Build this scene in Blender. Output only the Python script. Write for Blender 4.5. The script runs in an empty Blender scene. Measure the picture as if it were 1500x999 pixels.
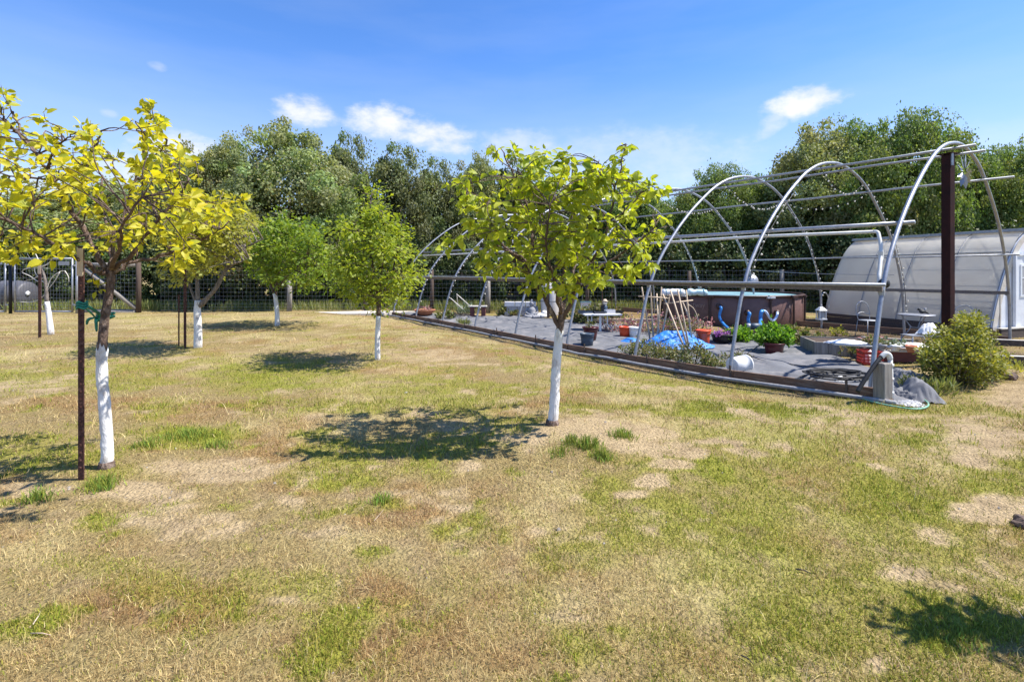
import bpy, math, random
import numpy as np
from mathutils import Vector, Matrix
R = math.radians
PI = math.pi
sc = bpy.context.scene
col = sc.collection
rnd = random.Random(7)
rng = np.random.default_rng(11)

# ------------------------------------------------------------------ camera, sky, sun, exposure
F = 740.0; HZ = 397.0; CX = 750.0; H = 1.7          # measured from the photograph (pixels of 1500x999)
cam_d = bpy.data.cameras.new('camera'); cam = bpy.data.objects.new('camera', cam_d); col.objects.link(cam)
cam.location = (0, 0, H); cam.rotation_euler = (R(90), 0, 0)
cam_d.sensor_width = 36; cam_d.lens = 36*F/1500; cam_d.shift_y = -(499.5-HZ)/1500
cam_d.clip_start = 0.05; cam_d.clip_end = 4000
sc.camera = cam
sc.view_settings.view_transform = 'Standard'; sc.view_settings.look = 'None'
sc.view_settings.exposure = 0.85; sc.view_settings.gamma = 1

SUN_EL = R(57); SUN_AZ = (0.998, -0.06)             # horizontal direction towards the sun
SUN = Vector((math.cos(SUN_EL)*SUN_AZ[0], math.cos(SUN_EL)*SUN_AZ[1], math.sin(SUN_EL)))
sun_d = bpy.data.lights.new('sun', 'SUN'); sun_d.energy = 5.0; sun_d.angle = R(0.53); sun_d.color = (1, .95, .87)
sun = bpy.data.objects.new('sun', sun_d); col.objects.link(sun)
sun.rotation_euler = SUN.to_track_quat('Z', 'Y').to_euler()

def azel(px, py):
    az = math.atan2(px-CX, F); return az, math.atan((HZ-py)/F*math.cos(az))

def build_world():
    w = bpy.data.worlds.new('World'); sc.world = w; w.use_nodes = True
    nt = w.node_tree; N = nt.nodes; L = nt.links; N.clear()
    out = N.new('ShaderNodeOutputWorld'); bg = N.new('ShaderNodeBackground'); bg.inputs['Strength'].default_value = 0.12
    L.new(bg.outputs[0], out.inputs[0])
    sky = N.new('ShaderNodeTexSky'); sky.sky_type = 'NISHITA'; sky.sun_disc = False
    sky.sun_elevation = SUN_EL; sky.sun_rotation = math.atan2(SUN_AZ[0], SUN_AZ[1])
    sky.altitude = 300; sky.air_density = 1.0; sky.dust_density = 0.0; sky.ozone_density = 3.0
    def math_(op, a, b=None, c=None):
        n = N.new('ShaderNodeMath'); n.operation = op
        for i, v in enumerate((a, b, c)):
            if v is None: continue
            if isinstance(v, (int, float)): n.inputs[i].default_value = v
            else: L.new(v, n.inputs[i])
        return n.outputs[0]
    tc = N.new('ShaderNodeTexCoord'); sep = N.new('ShaderNodeSeparateXYZ'); L.new(tc.outputs['Generated'], sep.inputs[0])
    x, y, z = sep.outputs
    az = math_('ARCTAN2', x, y); el = math_('ARCSINE', z)
    comb = N.new('ShaderNodeCombineXYZ'); L.new(math_('MULTIPLY', az, 1.0), comb.inputs[0]); L.new(math_('MULTIPLY', el, 1.7), comb.inputs[1])
    def noise(scale, detail, rough, vec):
        n = N.new('ShaderNodeTexNoise'); n.inputs['Scale'].default_value = scale; n.inputs['Detail'].default_value = detail
        n.inputs['Roughness'].default_value = rough; L.new(vec, n.inputs['Vector']); return n.outputs['Fac']
    n1 = noise(11, 8, .58, comb.outputs[0]); n2 = noise(34, 6, .6, comb.outputs[0])
    nn = math_('ADD', math_('MULTIPLY', math_('SUBTRACT', n1, .5), 2.9), math_('MULTIPLY', math_('SUBTRACT', n2, .5), 1.7))
    # cumulus puffs (px, py, rx, ry, tilt, strength): each stands at its own direction in the sky
    puffs = [(450,163,50,22,0,1), (565,180,62,26,-.12,1), (640,200,70,24,-.22,1), (262,222,75,26,0,.9), (190,250,70,30,0,.75), (60,270,120,26,0,.45),
             (1180,150,62,21,.10,1), (1133,180,38,15,.6,.55), (232,98,18,7,0,.4), (160,167,16,7,0,.35), (760,215,70,26,0,.5), (900,240,210,50,0,.30),
             (1450,215,120,35,0,.15), (1720,170,130,30,.1,.9), (-240,200,120,36,0,.9), (2300,230,220,50,0,.8)]
    total = None
    for px, py, rx, ry, tilt, s in puffs:
        a0, e0 = azel(px, py)
        k = math.cos(a0)**2 if abs(a0) < 1.2 else .3
        ct, st = math.cos(tilt), math.sin(tilt)
        da = math_('MULTIPLY', math_('SUBTRACT', az, a0), F/k/1.0*1.0); de = math_('MULTIPLY', math_('SUBTRACT', el, e0), F/math.cos(a0))
        u = math_('DIVIDE', math_('ADD', math_('MULTIPLY', da, ct), math_('MULTIPLY', de, st)), rx)
        v = math_('DIVIDE', math_('SUBTRACT', math_('MULTIPLY', de, ct), math_('MULTIPLY', da, st)), ry)
        d2 = math_('ADD', math_('MULTIPLY', u, u), math_('MULTIPLY', v, v))
        m = math_('ADD', math_('SUBTRACT', 1.0, d2), nn)
        mr = N.new('ShaderNodeMapRange'); mr.interpolation_type = 'SMOOTHSTEP'
        mr.inputs['From Min'].default_value = -.35; mr.inputs['From Max'].default_value = 1.35; mr.inputs['To Max'].default_value = s
        L.new(m, mr.inputs['Value'])
        total = mr.outputs[0] if total is None else math_('MAXIMUM', total, mr.outputs[0])
    # thin high veil, whiter towards the horizon on every side
    cw = N.new('ShaderNodeCombineXYZ'); L.new(az, cw.inputs[0]); L.new(math_('MULTIPLY', el, 5.0), cw.inputs[1])
    wn = noise(2.2, 6, .55, cw.outputs[0])
    mr = N.new('ShaderNodeMapRange'); mr.inputs['From Min'].default_value = .42; mr.inputs['From Max'].default_value = .8; mr.inputs['To Max'].default_value = .12
    L.new(wn, mr.inputs['Value'])
    lo = N.new('ShaderNodeMapRange'); lo.interpolation_type = 'SMOOTHSTEP'; lo.inputs['From Min'].default_value = 0.06; lo.inputs['From Max'].default_value = .42; lo.inputs['To Min'].default_value = .58; lo.inputs['To Max'].default_value = 0
    L.new(el, lo.inputs['Value'])
    veil = math_('MINIMUM', math_('ADD', mr.outputs[0], lo.outputs[0]), 1.0)
    hs = N.new('ShaderNodeMix'); hs.data_type = 'RGBA'; hs.blend_type = 'MULTIPLY'; hs.inputs[0].default_value = 1; hs.inputs[7].default_value = (.53, .80, 1.16, 1)
    L.new(sky.outputs[0], hs.inputs[6])
    mx = N.new('ShaderNodeMix'); mx.data_type = 'RGBA'; L.new(veil, mx.inputs[0]); L.new(hs.outputs[2], mx.inputs[6]); mx.inputs[7].default_value = (3.7, 4.15, 4.8, 1)
    m2 = N.new('ShaderNodeMix'); m2.data_type = 'RGBA'; L.new(total, m2.inputs[0]); L.new(mx.outputs[2], m2.inputs[6]); cc = N.new('ShaderNodeMix'); cc.data_type = 'RGBA'; L.new(n1, cc.inputs[0]); cc.inputs[6].default_value = (3.7, 3.95, 4.4, 1); cc.inputs[7].default_value = (5.4, 5.4, 5.5, 1); L.new(cc.outputs[2], m2.inputs[7])
    L.new(m2.outputs[2], bg.inputs['Color'])
build_world()

# ------------------------------------------------------------------ helpers
def at(px, py, Y):                                   # the point at depth Y seen at a photo pixel
    return Vector(((px-CX)*Y/F, Y, H+(HZ-py)*Y/F))
def G(px, py, z=0.0):                                # the ground point seen at a photo pixel
    Y = F*(H-z)/(py-HZ); return Vector(((px-CX)*Y/F, Y, z))

def _hash(ix, iy, seed):
    h = (ix.astype(np.int64)*374761393 + iy.astype(np.int64)*668265263 + seed*1442695041) & 0x7fffffff
    h = ((h ^ (h >> 13))*1274126177) & 0x7fffffff
    return ((h ^ (h >> 16)) & 0xffff)/65535.0
def vnoise(x, y, seed=0):
    x = np.asarray(x, float); y = np.asarray(y, float)
    ix = np.floor(x); iy = np.floor(y); fx = x-ix; fy = y-iy
    fx = fx*fx*(3-2*fx); fy = fy*fy*(3-2*fy); ix = ix.astype(int); iy = iy.astype(int)
    a = _hash(ix, iy, seed); b = _hash(ix+1, iy, seed); c = _hash(ix, iy+1, seed); d = _hash(ix+1, iy+1, seed)
    return (a*(1-fx)+b*fx)*(1-fy)+(c*(1-fx)+d*fx)*fy
def fbm(x, y, scale, seed=0, oct=4):
    t = 0; amp = .5; tot = 0
    for i in range(oct):
        t = t+amp*vnoise(np.asarray(x)/scale*2**i+17.3*i, np.asarray(y)/scale*2**i-9.1*i, seed+i); tot += amp; amp *= .55
    return t/tot
def sstep(a, b, x):
    t = np.clip((x-a)/(b-a), 0, 1); return t*t*(3-2*t)

def link(o, parent=None):
    col.objects.link(o)
    if parent is not None: o.parent = parent
    return o
def tag(o, label=None, cat=None, group=None, kind=None):
    if label: o['label'] = label
    if cat: o['category'] = cat
    if group: o['group'] = group
    if kind: o['kind'] = kind
    return o
def thing(name, label, cat, loc=(0,0,0), rz=0, group=None):
    o = bpy.data.objects.new(name, None); o.empty_display_size = .1; link(o); o.location = loc; o.rotation_euler = (0,0,rz)
    return tag(o, label, cat, group)

class MB:
    def __init__(s): s.v = []; s.f = []
    def add(s, vs, fs):
        o = len(s.v); s.v += [tuple(v) for v in vs]; s.f += [tuple(i+o for i in f) for f in fs]; return s
    def box(s, c, d, rot=None):
        c = Vector(c); x, y, z = d[0]/2, d[1]/2, d[2]/2
        vs = [Vector(p) for p in ((-x,-y,-z),(x,-y,-z),(x,y,-z),(-x,y,-z),(-x,-y,z),(x,-y,z),(x,y,z),(-x,y,z))]
        if rot is not None: vs = [rot @ v for v in vs]
        return s.add([c+v for v in vs], [(3,2,1,0),(4,5,6,7),(0,1,5,4),(1,2,6,5),(2,3,7,6),(3,0,4,7)])
    def beam(s, a, b, w, h):                         # a rectangular bar from a to b
        a = Vector(a); b = Vector(b); d = b-a; q = d.to_track_quat('X', 'Z').to_matrix()
        return s.box((a+b)/2, (d.length, w, h), q)
    def tube(s, pts, r, n=8, cap=True):
        pts = [Vector(p) for p in pts]; m = len(pts)
        rs = r if isinstance(r, (list, tuple)) else [r]*m
        vs = []; up = None
        for i in range(m):
            t = (pts[min(i+1, m-1)]-pts[max(i-1, 0)]).normalized()
            if up is None: up = t.orthogonal().normalized()
            else:
                up = up-t*up.dot(t)
                up = up.normalized() if up.length > 1e-5 else t.orthogonal().normalized()
            sd = t.cross(up)
            for k in range(n):
                a = 2*PI*k/n; vs.append(pts[i]+(up*math.cos(a)+sd*math.sin(a))*rs[i])
        fs = [(i*n+k, i*n+(k+1)%n, (i+1)*n+(k+1)%n, (i+1)*n+k) for i in range(m-1) for k in range(n)]
        if cap: fs += [tuple(reversed(range(n))), tuple((m-1)*n+k for k in range(n))]
        return s.add(vs, fs)
    def lathe(s, prof, n=20, c=(0,0,0), cap0=False, cap1=False, rot=None):
        c = Vector(c); vs = []
        for r, z in prof:
            for k in range(n):
                a = 2*PI*k/n; p = Vector((r*math.cos(a), r*math.sin(a), z)); vs.append(c+(rot @ p if rot is not None else p))
        fs = [(i*n+k, i*n+(k+1)%n, (i+1)*n+(k+1)%n, (i+1)*n+k) for i in range(len(prof)-1) for k in range(n)]
        if cap0: fs.append(tuple(reversed(range(n))))
        if cap1: fs.append(tuple((len(prof)-1)*n+k for k in range(n)))
        return s.add(vs, fs)
    def ball(s, c, r, n=8, m=5, sq=(1,1,1)):
        prof = [(r*math.sin(PI*(i+.02)/(m+.04)), -r*math.cos(PI*(i+.02)/(m+.04))) for i in range(m+1)]
        t = MB().lathe(prof, n, (0,0,0), True, True)
        return s.add([Vector(c)+Vector((v[0]*sq[0], v[1]*sq[1], v[2]*sq[2])) for v in t.v], t.f)
    def build(s, name, mat, parent=None, smooth=False, kind=None, bevel=0):
        me = bpy.data.meshes.new(name); me.from_pydata(s.v, [], s.f); me.update()
        if smooth: me.polygons.foreach_set('use_smooth', [True]*len(me.polygons))
        if mat: me.materials.append(mat)
        o = link(bpy.data.objects.new(name, me), parent)
        if kind: o['kind'] = kind
        if bevel:
            b = o.modifiers.new('edge', 'BEVEL'); b.width = bevel; b.segments = 2; b.limit_method = 'ANGLE'
        return o
def spline(pts, n=6):                                # Catmull-Rom through the points
    pts = [Vector(p) for p in pts]; P = [pts[0]*2-pts[1]]+pts+[pts[-1]*2-pts[-2]]; out = []
    for i in range(1, len(P)-2):
        for k in range(n):
            t = k/n; a, b, c, d = P[i-1:i+3]
            out.append(.5*((2*b)+(c-a)*t+(2*a-5*b+4*c-d)*t*t+(3*b-a-3*c+d)*t**3))
    out.append(pts[-1]); return out

def np_obj(name, V, Fc, mat, parent=None, kind=None, smooth=False, color=None):
    """mesh from arrays: V (n,3), Fc (m,k) faces of one size"""
    me = bpy.data.meshes.new(name); V = np.ascontiguousarray(V, np.float32); Fc = np.ascontiguousarray(Fc, np.int32)
    m, k = Fc.shape
    me.vertices.add(len(V)); me.vertices.foreach_set('co', V.ravel())
    me.loops.add(m*k); me.loops.foreach_set('vertex_index', Fc.ravel())
    me.polygons.add(m); me.polygons.foreach_set('loop_start', np.arange(0, m*k, k, dtype=np.int32))
    me.update(calc_edges=True); me.validate()
    if smooth: me.polygons.foreach_set('use_smooth', [True]*len(me.polygons))
    if color is not None:
        at_ = me.attributes.new('tint', 'FLOAT_COLOR', 'POINT')
        c4 = np.ones((len(V), 4), np.float32); c4[:, :3] = color; at_.data.foreach_set('color', c4.ravel())
    if mat: me.materials.append(mat)
    if parent is False: return me
    o = link(bpy.data.objects.new(name, me), parent)
    if kind: o['kind'] = kind
    return o

# ------------------------------------------------------------------ materials
def mat_new(name):
    m = bpy.data.materials.new(name); m.use_nodes = True; nt = m.node_tree
    return m, nt, nt.nodes['Principled BSDF'], nt.nodes['Material Output']
def ramp(nt, fac, stops):
    r = nt.nodes.new('ShaderNodeValToRGB'); e = r.color_ramp.elements
    while len(e) < len(stops): e.new(.5)
    for k, (p, c) in enumerate(stops): e[k].position = p; e[k].color = (*c, 1)
    nt.links.new(fac, r.inputs[0]); return r.outputs[0]
def surf(name, c1, c2=None, scale=8, rough=.6, metal=0, bump=.15, bscale=None, stretch=(1,1,1), detail=6, c3=None, spec=.4):
    """worn surface: two or three tones in object-space noise with matching fine relief"""
    m, nt, b, out = mat_new(name); L = nt.links
    c2 = c2 or tuple(x*.7 for x in c1)
    tc = nt.nodes.new('ShaderNodeTexCoord'); mp = nt.nodes.new('ShaderNodeMapping'); mp.inputs['Scale'].default_value = stretch
    L.new(tc.outputs['Object'], mp.inputs[0])
    n = nt.nodes.new('ShaderNodeTexNoise'); n.inputs['Scale'].default_value = scale; n.inputs['Detail'].default_value = detail; n.inputs['Roughness'].default_value = .62
    L.new(mp.outputs[0], n.inputs['Vector'])
    st = [(.32, c1), (.68, c2)] if c3 is None else [(.3, c1), (.5, c2), (.68, c3)]
    L.new(ramp(nt, n.outputs['Fac'], st), b.inputs['Base Color'])
    b.inputs['Roughness'].default_value = rough; b.inputs['Metallic'].default_value = metal; b.inputs['Specular IOR Level'].default_value = spec
    if bump:
        n2 = nt.nodes.new('ShaderNodeTexNoise'); n2.inputs['Scale'].default_value = bscale or scale*4; n2.inputs['Detail'].default_value = 5
        L.new(mp.outputs[0], n2.inputs['Vector'])
        bp = nt.nodes.new('ShaderNodeBump'); bp.inputs['Strength'].default_value = bump; bp.inputs['Distance'].default_value = .02
        L.new(n2.outputs['Fac'], bp.inputs['Height']); L.new(bp.outputs[0], b.inputs['Normal'])
    return m
def leafmat(name, tones, trans=.45, tcol=None, rough=.5, spec=.35, clump=False):
    """leaf: tone differs per leaf (island), part of the light passes through"""
    m, nt, b, out = mat_new(name); L = nt.links
    g = nt.nodes.new('ShaderNodeNewGeometry')
    oi = nt.nodes.new('ShaderNodeObjectInfo')
    ad = nt.nodes.new('ShaderNodeMath'); ad.operation = 'ADD'; L.new(g.outputs['Random Per Island'], ad.inputs[0]); L.new(oi.outputs['Random'], ad.inputs[1])
    fr = nt.nodes.new('ShaderNodeMath'); fr.operation = 'FRACT'; L.new(ad.outputs[0], fr.inputs[0])
    k = len(tones)-1
    c = ramp(nt, fr.outputs[0], [(i/k, t) for i, t in enumerate(tones)])
    if clump:                                        # each clump of a crown has its own tone of leaf
        at_ = nt.nodes.new('ShaderNodeAttribute'); at_.attribute_name = 'tint'
        mc_ = nt.nodes.new('ShaderNodeMix'); mc_.data_type = 'RGBA'; mc_.blend_type = 'MULTIPLY'; mc_.inputs[0].default_value = 1; L.new(c, mc_.inputs[6]); L.new(at_.outputs['Color'], mc_.inputs[7]); c = mc_.outputs[2]
    L.new(c, b.inputs['Base Color']); b.inputs['Roughness'].default_value = rough; b.inputs['Specular IOR Level'].default_value = spec
    tr = nt.nodes.new('ShaderNodeBsdfTranslucent')
    mu = nt.nodes.new('ShaderNodeMix'); mu.data_type = 'RGBA'; mu.blend_type = 'MULTIPLY'; mu.inputs[0].default_value = 1
    L.new(c, mu.inputs[6]); mu.inputs[7].default_value = (*(tcol or (1.25, 1.15, .6)), 1); L.new(mu.outputs[2], tr.inputs[0])
    mx = nt.nodes.new('ShaderNodeMixShader'); mx.inputs[0].default_value = trans
    L.new(b.outputs[0], mx.inputs[1]); L.new(tr.outputs[0], mx.inputs[2]); L.new(mx.outputs[0], out.inputs[0])
    return m
def tintmat(name, trans=.25):
    """blades and clods that carry their own tone per piece"""
    m, nt, b, out = mat_new(name); L = nt.links
    a = nt.nodes.new('ShaderNodeAttribute'); a.attribute_name = 'tint'
    L.new(a.outputs['Color'], b.inputs['Base Color']); b.inputs['Roughness'].default_value = .75; b.inputs['Specular IOR Level'].default_value = .2
    tr = nt.nodes.new('ShaderNodeBsdfTranslucent'); L.new(a.outputs['Color'], tr.inputs[0])
    mx = nt.nodes.new('ShaderNodeMixShader'); mx.inputs[0].default_value = trans
    L.new(b.outputs[0], mx.inputs[1]); L.new(tr.outputs[0], mx.inputs[2]); L.new(mx.outputs[0], out.inputs[0])
    return m

M = {}
M['galv'] = surf('galvanised_steel', (.40,.41,.44), (.26,.27,.30), 14, .45, .6, .08)
M['galv_dull'] = surf('dull_galvanised', (.42,.43,.45), (.28,.29,.31), 14, .55, .5, .08)
M['printink'] = surf('worn_print', (.30,.23,.22), (.24,.17,.165), 5, .6, 0, 0)
M['pvc'] = surf('weathered_pvc', (.72,.72,.70), (.55,.55,.53), 9, .45, 0, .04)
M['rail'] = surf('weathered_rail_wood', (.21,.185,.17), (.12,.10,.09), 3, .85, 0, .5, 30, (.6,12,12))
M['board'] = surf('old_brown_board', (.27,.16,.10), (.14,.08,.055), 3, .9, 0, .6, 30, (12,.6,12), c3=(.33,.24,.17))
M['greywood'] = surf('silvered_wood', (.36,.33,.29), (.19,.17,.15), 4, .9, 0, .6, 26, (9,9,.7))
M['darkwood'] = surf('dark_creosote_wood', (.11,.075,.055), (.05,.034,.028), 4, .85, 0, .5, 26, (9,9,.7))
M['darkplank'] = surf('dark_weathered_plank', (.14,.105,.085), (.06,.045,.04), 4, .9, 0, .5, 26, (.7,9,9))
M['redwood'] = surf('faded_red_wood', (.22,.075,.06), (.10,.04,.035), 4, .85, 0, .4, 26, (.7,9,9))
M['maroonsteel'] = surf('maroon_steel', (.040,.012,.011), (.020,.008,.008), 5, .7, 0, .1, spec=.15)
M['rust'] = surf('rusty_steel', (.135,.055,.038), (.065,.026,.022), 22, .8, .2, .4, 60, c3=(.20,.10,.07))
M['bark'] = surf('brown_bark', (.20,.135,.10), (.075,.048,.038), 26, .9, 0, .9, 60, (1,1,.5), c3=(.28,.21,.17))
M['greybark'] = surf('grey_bark', (.26,.22,.19), (.12,.10,.085), 26, .9, 0, .8, 60, (1,1,.4))
M['darkbark'] = surf('oak_bark', (.12,.10,.08), (.05,.042,.035), 10, .95, 0, .9, 30, (1,1,.4))
M['whitewash'] = surf('whitewash_paint', (.80,.79,.78), (.76,.75,.73), 13, .9, 0, .6, 55, (1,1,.4), c3=(.36,.31,.27))
M['tie'] = surf('green_tie_tape', (.01,.24,.16), (.012,.13,.10), 20, .5, 0, .2)
M['black'] = surf('black_rubber', (.022,.022,.024), (.012,.012,.013), 10, .55, 0, .1)
M['cloth'] = surf('woven_weed_cloth', (.175,.178,.19), (.125,.128,.138), 2.2, .85, 0, .35, 90, c3=(.22,.21,.21))
M['meshroll'] = surf('grey_shade_mesh', (.20,.20,.21), (.13,.13,.14), 6, .9, 0, .3, 120)
M['clear'] = surf('cloudy_plastic_film', (.40,.40,.41), (.26,.26,.27), 7, .35, 0, .5, 14)
M['orange'] = surf('orange_plastic', (.72,.09,.025), (.60,.06,.02), 4, .4, 0, .03)
M['white'] = surf('white_plastic', (.78,.78,.77), (.66,.66,.65), 5, .45, 0, .05)
M['maroonpot'] = surf('maroon_glazed_pot', (.12,.025,.028), (.06,.014,.017), 6, .3, 0, .05)
M['bluepot'] = surf('slate_blue_bucket', (.055,.085,.125), (.035,.055,.085), 6, .45, 0, .05)
M['blacktub'] = surf('black_plastic_tub', (.02,.02,.022), (.03,.03,.032), 6, .45, 0, .05)
M['terracotta'] = surf('terracotta', (.45,.19,.10), (.33,.13,.07), 8, .85, 0, .15)
M['soil'] = surf('potting_soil', (.06,.04,.03), (.12,.085,.06), 30, .95, 0, .8, 60)
M['bamboo'] = surf('dry_bamboo', (.62,.50,.36), (.45,.33,.22), 12, .6, 0, .15, 30, (1,1,.3))
M['tarp'] = surf('blue_tarpaulin', (.02,.15,.55), (.04,.25,.66), 3, .5, 0, .6, 26)
M['poolwall'] = surf('brown_rattan_liner', (.165,.095,.085), (.125,.07,.064), 5, .5, 0, .25, 120)
M['poolpost'] = surf('dark_brown_pool_frame', (.075,.042,.036), (.05,.03,.026), 5, .45, .2, .05)
M['poolcover'] = surf('teal_pool_cover', (.26,.42,.46), (.16,.32,.38), 3, .45, 0, .4, 30)
M['coverroll'] = surf('pale_teal_bubble_sheet', (.62,.76,.78), (.40,.60,.64), 6, .35, 0, .4, 40)
M['hose'] = surf('blue_corrugated_hose', (.03,.17,.50), (.05,.26,.62), 9, .35, 0, .1)
M['paleblue'] = surf('pale_blue_hose', (.55,.66,.85), (.42,.54,.78), 9, .35, 0, .1)
M['greenhose'] = surf('green_garden_hose', (.05,.30,.17), (.35,.52,.42), 40, .4, 0, .05)
M['stone'] = surf('grey_cast_stone', (.36,.36,.37), (.22,.22,.24), 14, .9, 0, .4, 40)
M['crate'] = surf('red_crate_plastic', (.50,.05,.035), (.36,.035,.03), 6, .45, 0, .05)
M['doorpaint'] = surf('white_door_paint', (.78,.80,.83), (.68,.70,.74), 4, .5, 0, .05)
M['trim'] = surf('cream_trim_wood', (.66,.62,.55), (.50,.45,.38), 5, .7, 0, .2, 30)
M['greyplastic'] = surf('grey_barrel_plastic', (.10,.10,.115), (.07,.07,.082), 5, .5, 0, .05)
M['tank'] = surf('white_tank_paint', (.72,.70,.69), (.58,.55,.54), 3, .5, 0, .1)
M['rock'] = surf('dark_rock', (.16,.11,.085), (.07,.05,.04), 9, .95, 0, .7, 30)
M['gravel'] = surf('pale_gravel', (.62,.57,.50), (.46,.41,.35), 14, .95, 0, .8, 60)
M['bulb'] = surf('frosted_bulb', (.80,.76,.66), (.70,.66,.55), 5, .25, 0, 0)
M['hillm'] = surf('distant_hill', (.13,.18,.24), (.10,.15,.20), .02, 1, 0, 0)  # blue of distance haze is put into the hill colour; no haze volume
M['glass'] = surf('dusty_glass', (.38,.40,.42), (.28,.30,.33), 3, .12, 0, .03)
M['pinkflower'] = leafmat('pink_flowers', [(.50,.18,.22), (.58,.34,.34), (.42,.12,.12), (.55,.42,.38), (.25,.24,.10)], .3, (1,1,1))
M['purpleflower'] = leafmat('purple_flowers', [(.35,.12,.45), (.50,.22,.55), (.42,.10,.35)], .3, (1,1,1))

M['leaf_yellow'] = leafmat('yellow_green_leaf', [(.44,.44,.03), (.62,.56,.03), (.50,.50,.04), (.66,.60,.05), (.34,.40,.04), (.62,.53,.03)], .55, (1.25,1.18,.5))
M['leaf_lime'] = leafmat('lime_leaf', [(.30,.37,.035), (.43,.48,.045), (.35,.42,.04), (.52,.54,.06), (.20,.29,.035), (.44,.46,.04)], .52, (1.3,1.25,.5))
M['leaf_spring'] = leafmat('spring_green_leaf', [(.21,.29,.03), (.31,.37,.04), (.15,.23,.03), (.40,.44,.05), (.24,.31,.04)], .5, (1.3,1.25,.5))
M['leaf_mid'] = leafmat('small_green_leaf', [(.15,.24,.03), (.23,.32,.04), (.11,.20,.03), (.30,.36,.05), (.18,.27,.03)], .5, (1.3,1.25,.5))
M['leaf_dusty'] = leafmat('dusty_yellow_leaf', [(.28,.31,.05), (.40,.39,.06), (.24,.28,.05), (.46,.44,.08), (.20,.24,.05)], .5, (1.2,1.1,.6))
M['oak_grey'] = leafmat('greyish_oak_leaf', [(0.198, 0.23, 0.09), (0.275, 0.307, 0.134), (0.154, 0.186, 0.074), (0.358, 0.378, 0.186), (0.224, 0.256, 0.102)], .42, (1.2,1.2,.6), .55, .22, True)
M['oak_dark'] = leafmat('dark_tall_leaf', [(0.141, 0.166, 0.074), (0.198, 0.224, 0.099), (0.115, 0.141, 0.064), (0.269, 0.288, 0.141)], .38, (1.2,1.2,.6), .55, .22, True)
M['oak_green'] = leafmat('green_oak_leaf', [(0.128, 0.188, 0.052), (0.19, 0.253, 0.073), (0.102, 0.156, 0.047), (0.261, 0.318, 0.116), (0.149, 0.21, 0.061)], .42, (1.2,1.25,.55), .55, .22, True)
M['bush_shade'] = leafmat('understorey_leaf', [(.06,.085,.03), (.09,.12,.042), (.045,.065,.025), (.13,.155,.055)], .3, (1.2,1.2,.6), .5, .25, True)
M['shrubleaf'] = leafmat('yellow_tipped_shrub_leaf', [(.16,.20,.04), (.27,.29,.05), (.11,.15,.035), (.42,.40,.06), (.21,.23,.05)], .42, (1.2,1.1,.5))
M['weedleaf'] = leafmat('weed_leaf', [(.14,.19,.04), (.20,.22,.06), (.10,.14,.04), (.25,.22,.11), (.28,.21,.14)], .3)
M['brightleaf'] = leafmat('bright_plant_leaf', [(.13,.29,.03), (.20,.36,.04), (.10,.23,.03), (.25,.40,.06)], .42, (1.2,1.2,.5))
M['succulent'] = leafmat('succulent_leaf', [(.20,.26,.17), (.28,.33,.22), (.16,.21,.13)], .2)
M['vergeleaf'] = leafmat('verge_grass_blade', [(.15,.20,.05), (.22,.25,.07), (.30,.29,.12), (.12,.18,.04)], .35)
M['blade'] = tintmat('grass_blade', .3)

def poly_mat():
    m, nt, b, out = mat_new('polycarbonate_sheet'); L = nt.links
    tc = nt.nodes.new('ShaderNodeTexCoord'); n = nt.nodes.new('ShaderNodeTexNoise'); n.inputs['Scale'].default_value = 2.2; n.inputs['Detail'].default_value = 6
    L.new(tc.outputs['Object'], n.inputs['Vector'])
    c = ramp(nt, n.outputs['Fac'], [(.3, (.83,.79,.71)), (.7, (.90,.87,.79))])
    L.new(c, b.inputs['Base Color']); b.inputs['Roughness'].default_value = .35; b.inputs['Specular IOR Level'].default_value = .25
    wv = nt.nodes.new('ShaderNodeTexWave'); wv.inputs['Scale'].default_value = 14; wv.bands_direction = 'Y'; L.new(tc.outputs['Object'], wv.inputs['Vector'])
    bp = nt.nodes.new('ShaderNodeBump'); bp.inputs['Strength'].default_value = .12; bp.inputs['Distance'].default_value = .01; L.new(wv.outputs[0], bp.inputs['Height']); L.new(bp.outputs[0], b.inputs['Normal'])
    tr = nt.nodes.new('ShaderNodeBsdfTranslucent'); L.new(c, tr.inputs[0]); tp = nt.nodes.new('ShaderNodeBsdfTransparent'); tp.inputs[0].default_value = (.95,.95,.95,1)
    m1 = nt.nodes.new('ShaderNodeMixShader'); m1.inputs[0].default_value = .55; L.new(b.outputs[0], m1.inputs[1]); L.new(tr.outputs[0], m1.inputs[2])
    m2 = nt.nodes.new('ShaderNodeMixShader'); m2.inputs[0].default_value = .34; L.new(m1.outputs[0], m2.inputs[1]); L.new(tp.outputs[0], m2.inputs[2])
    L.new(m2.outputs[0], out.inputs[0]); return m
M['poly'] = poly_mat()
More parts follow.
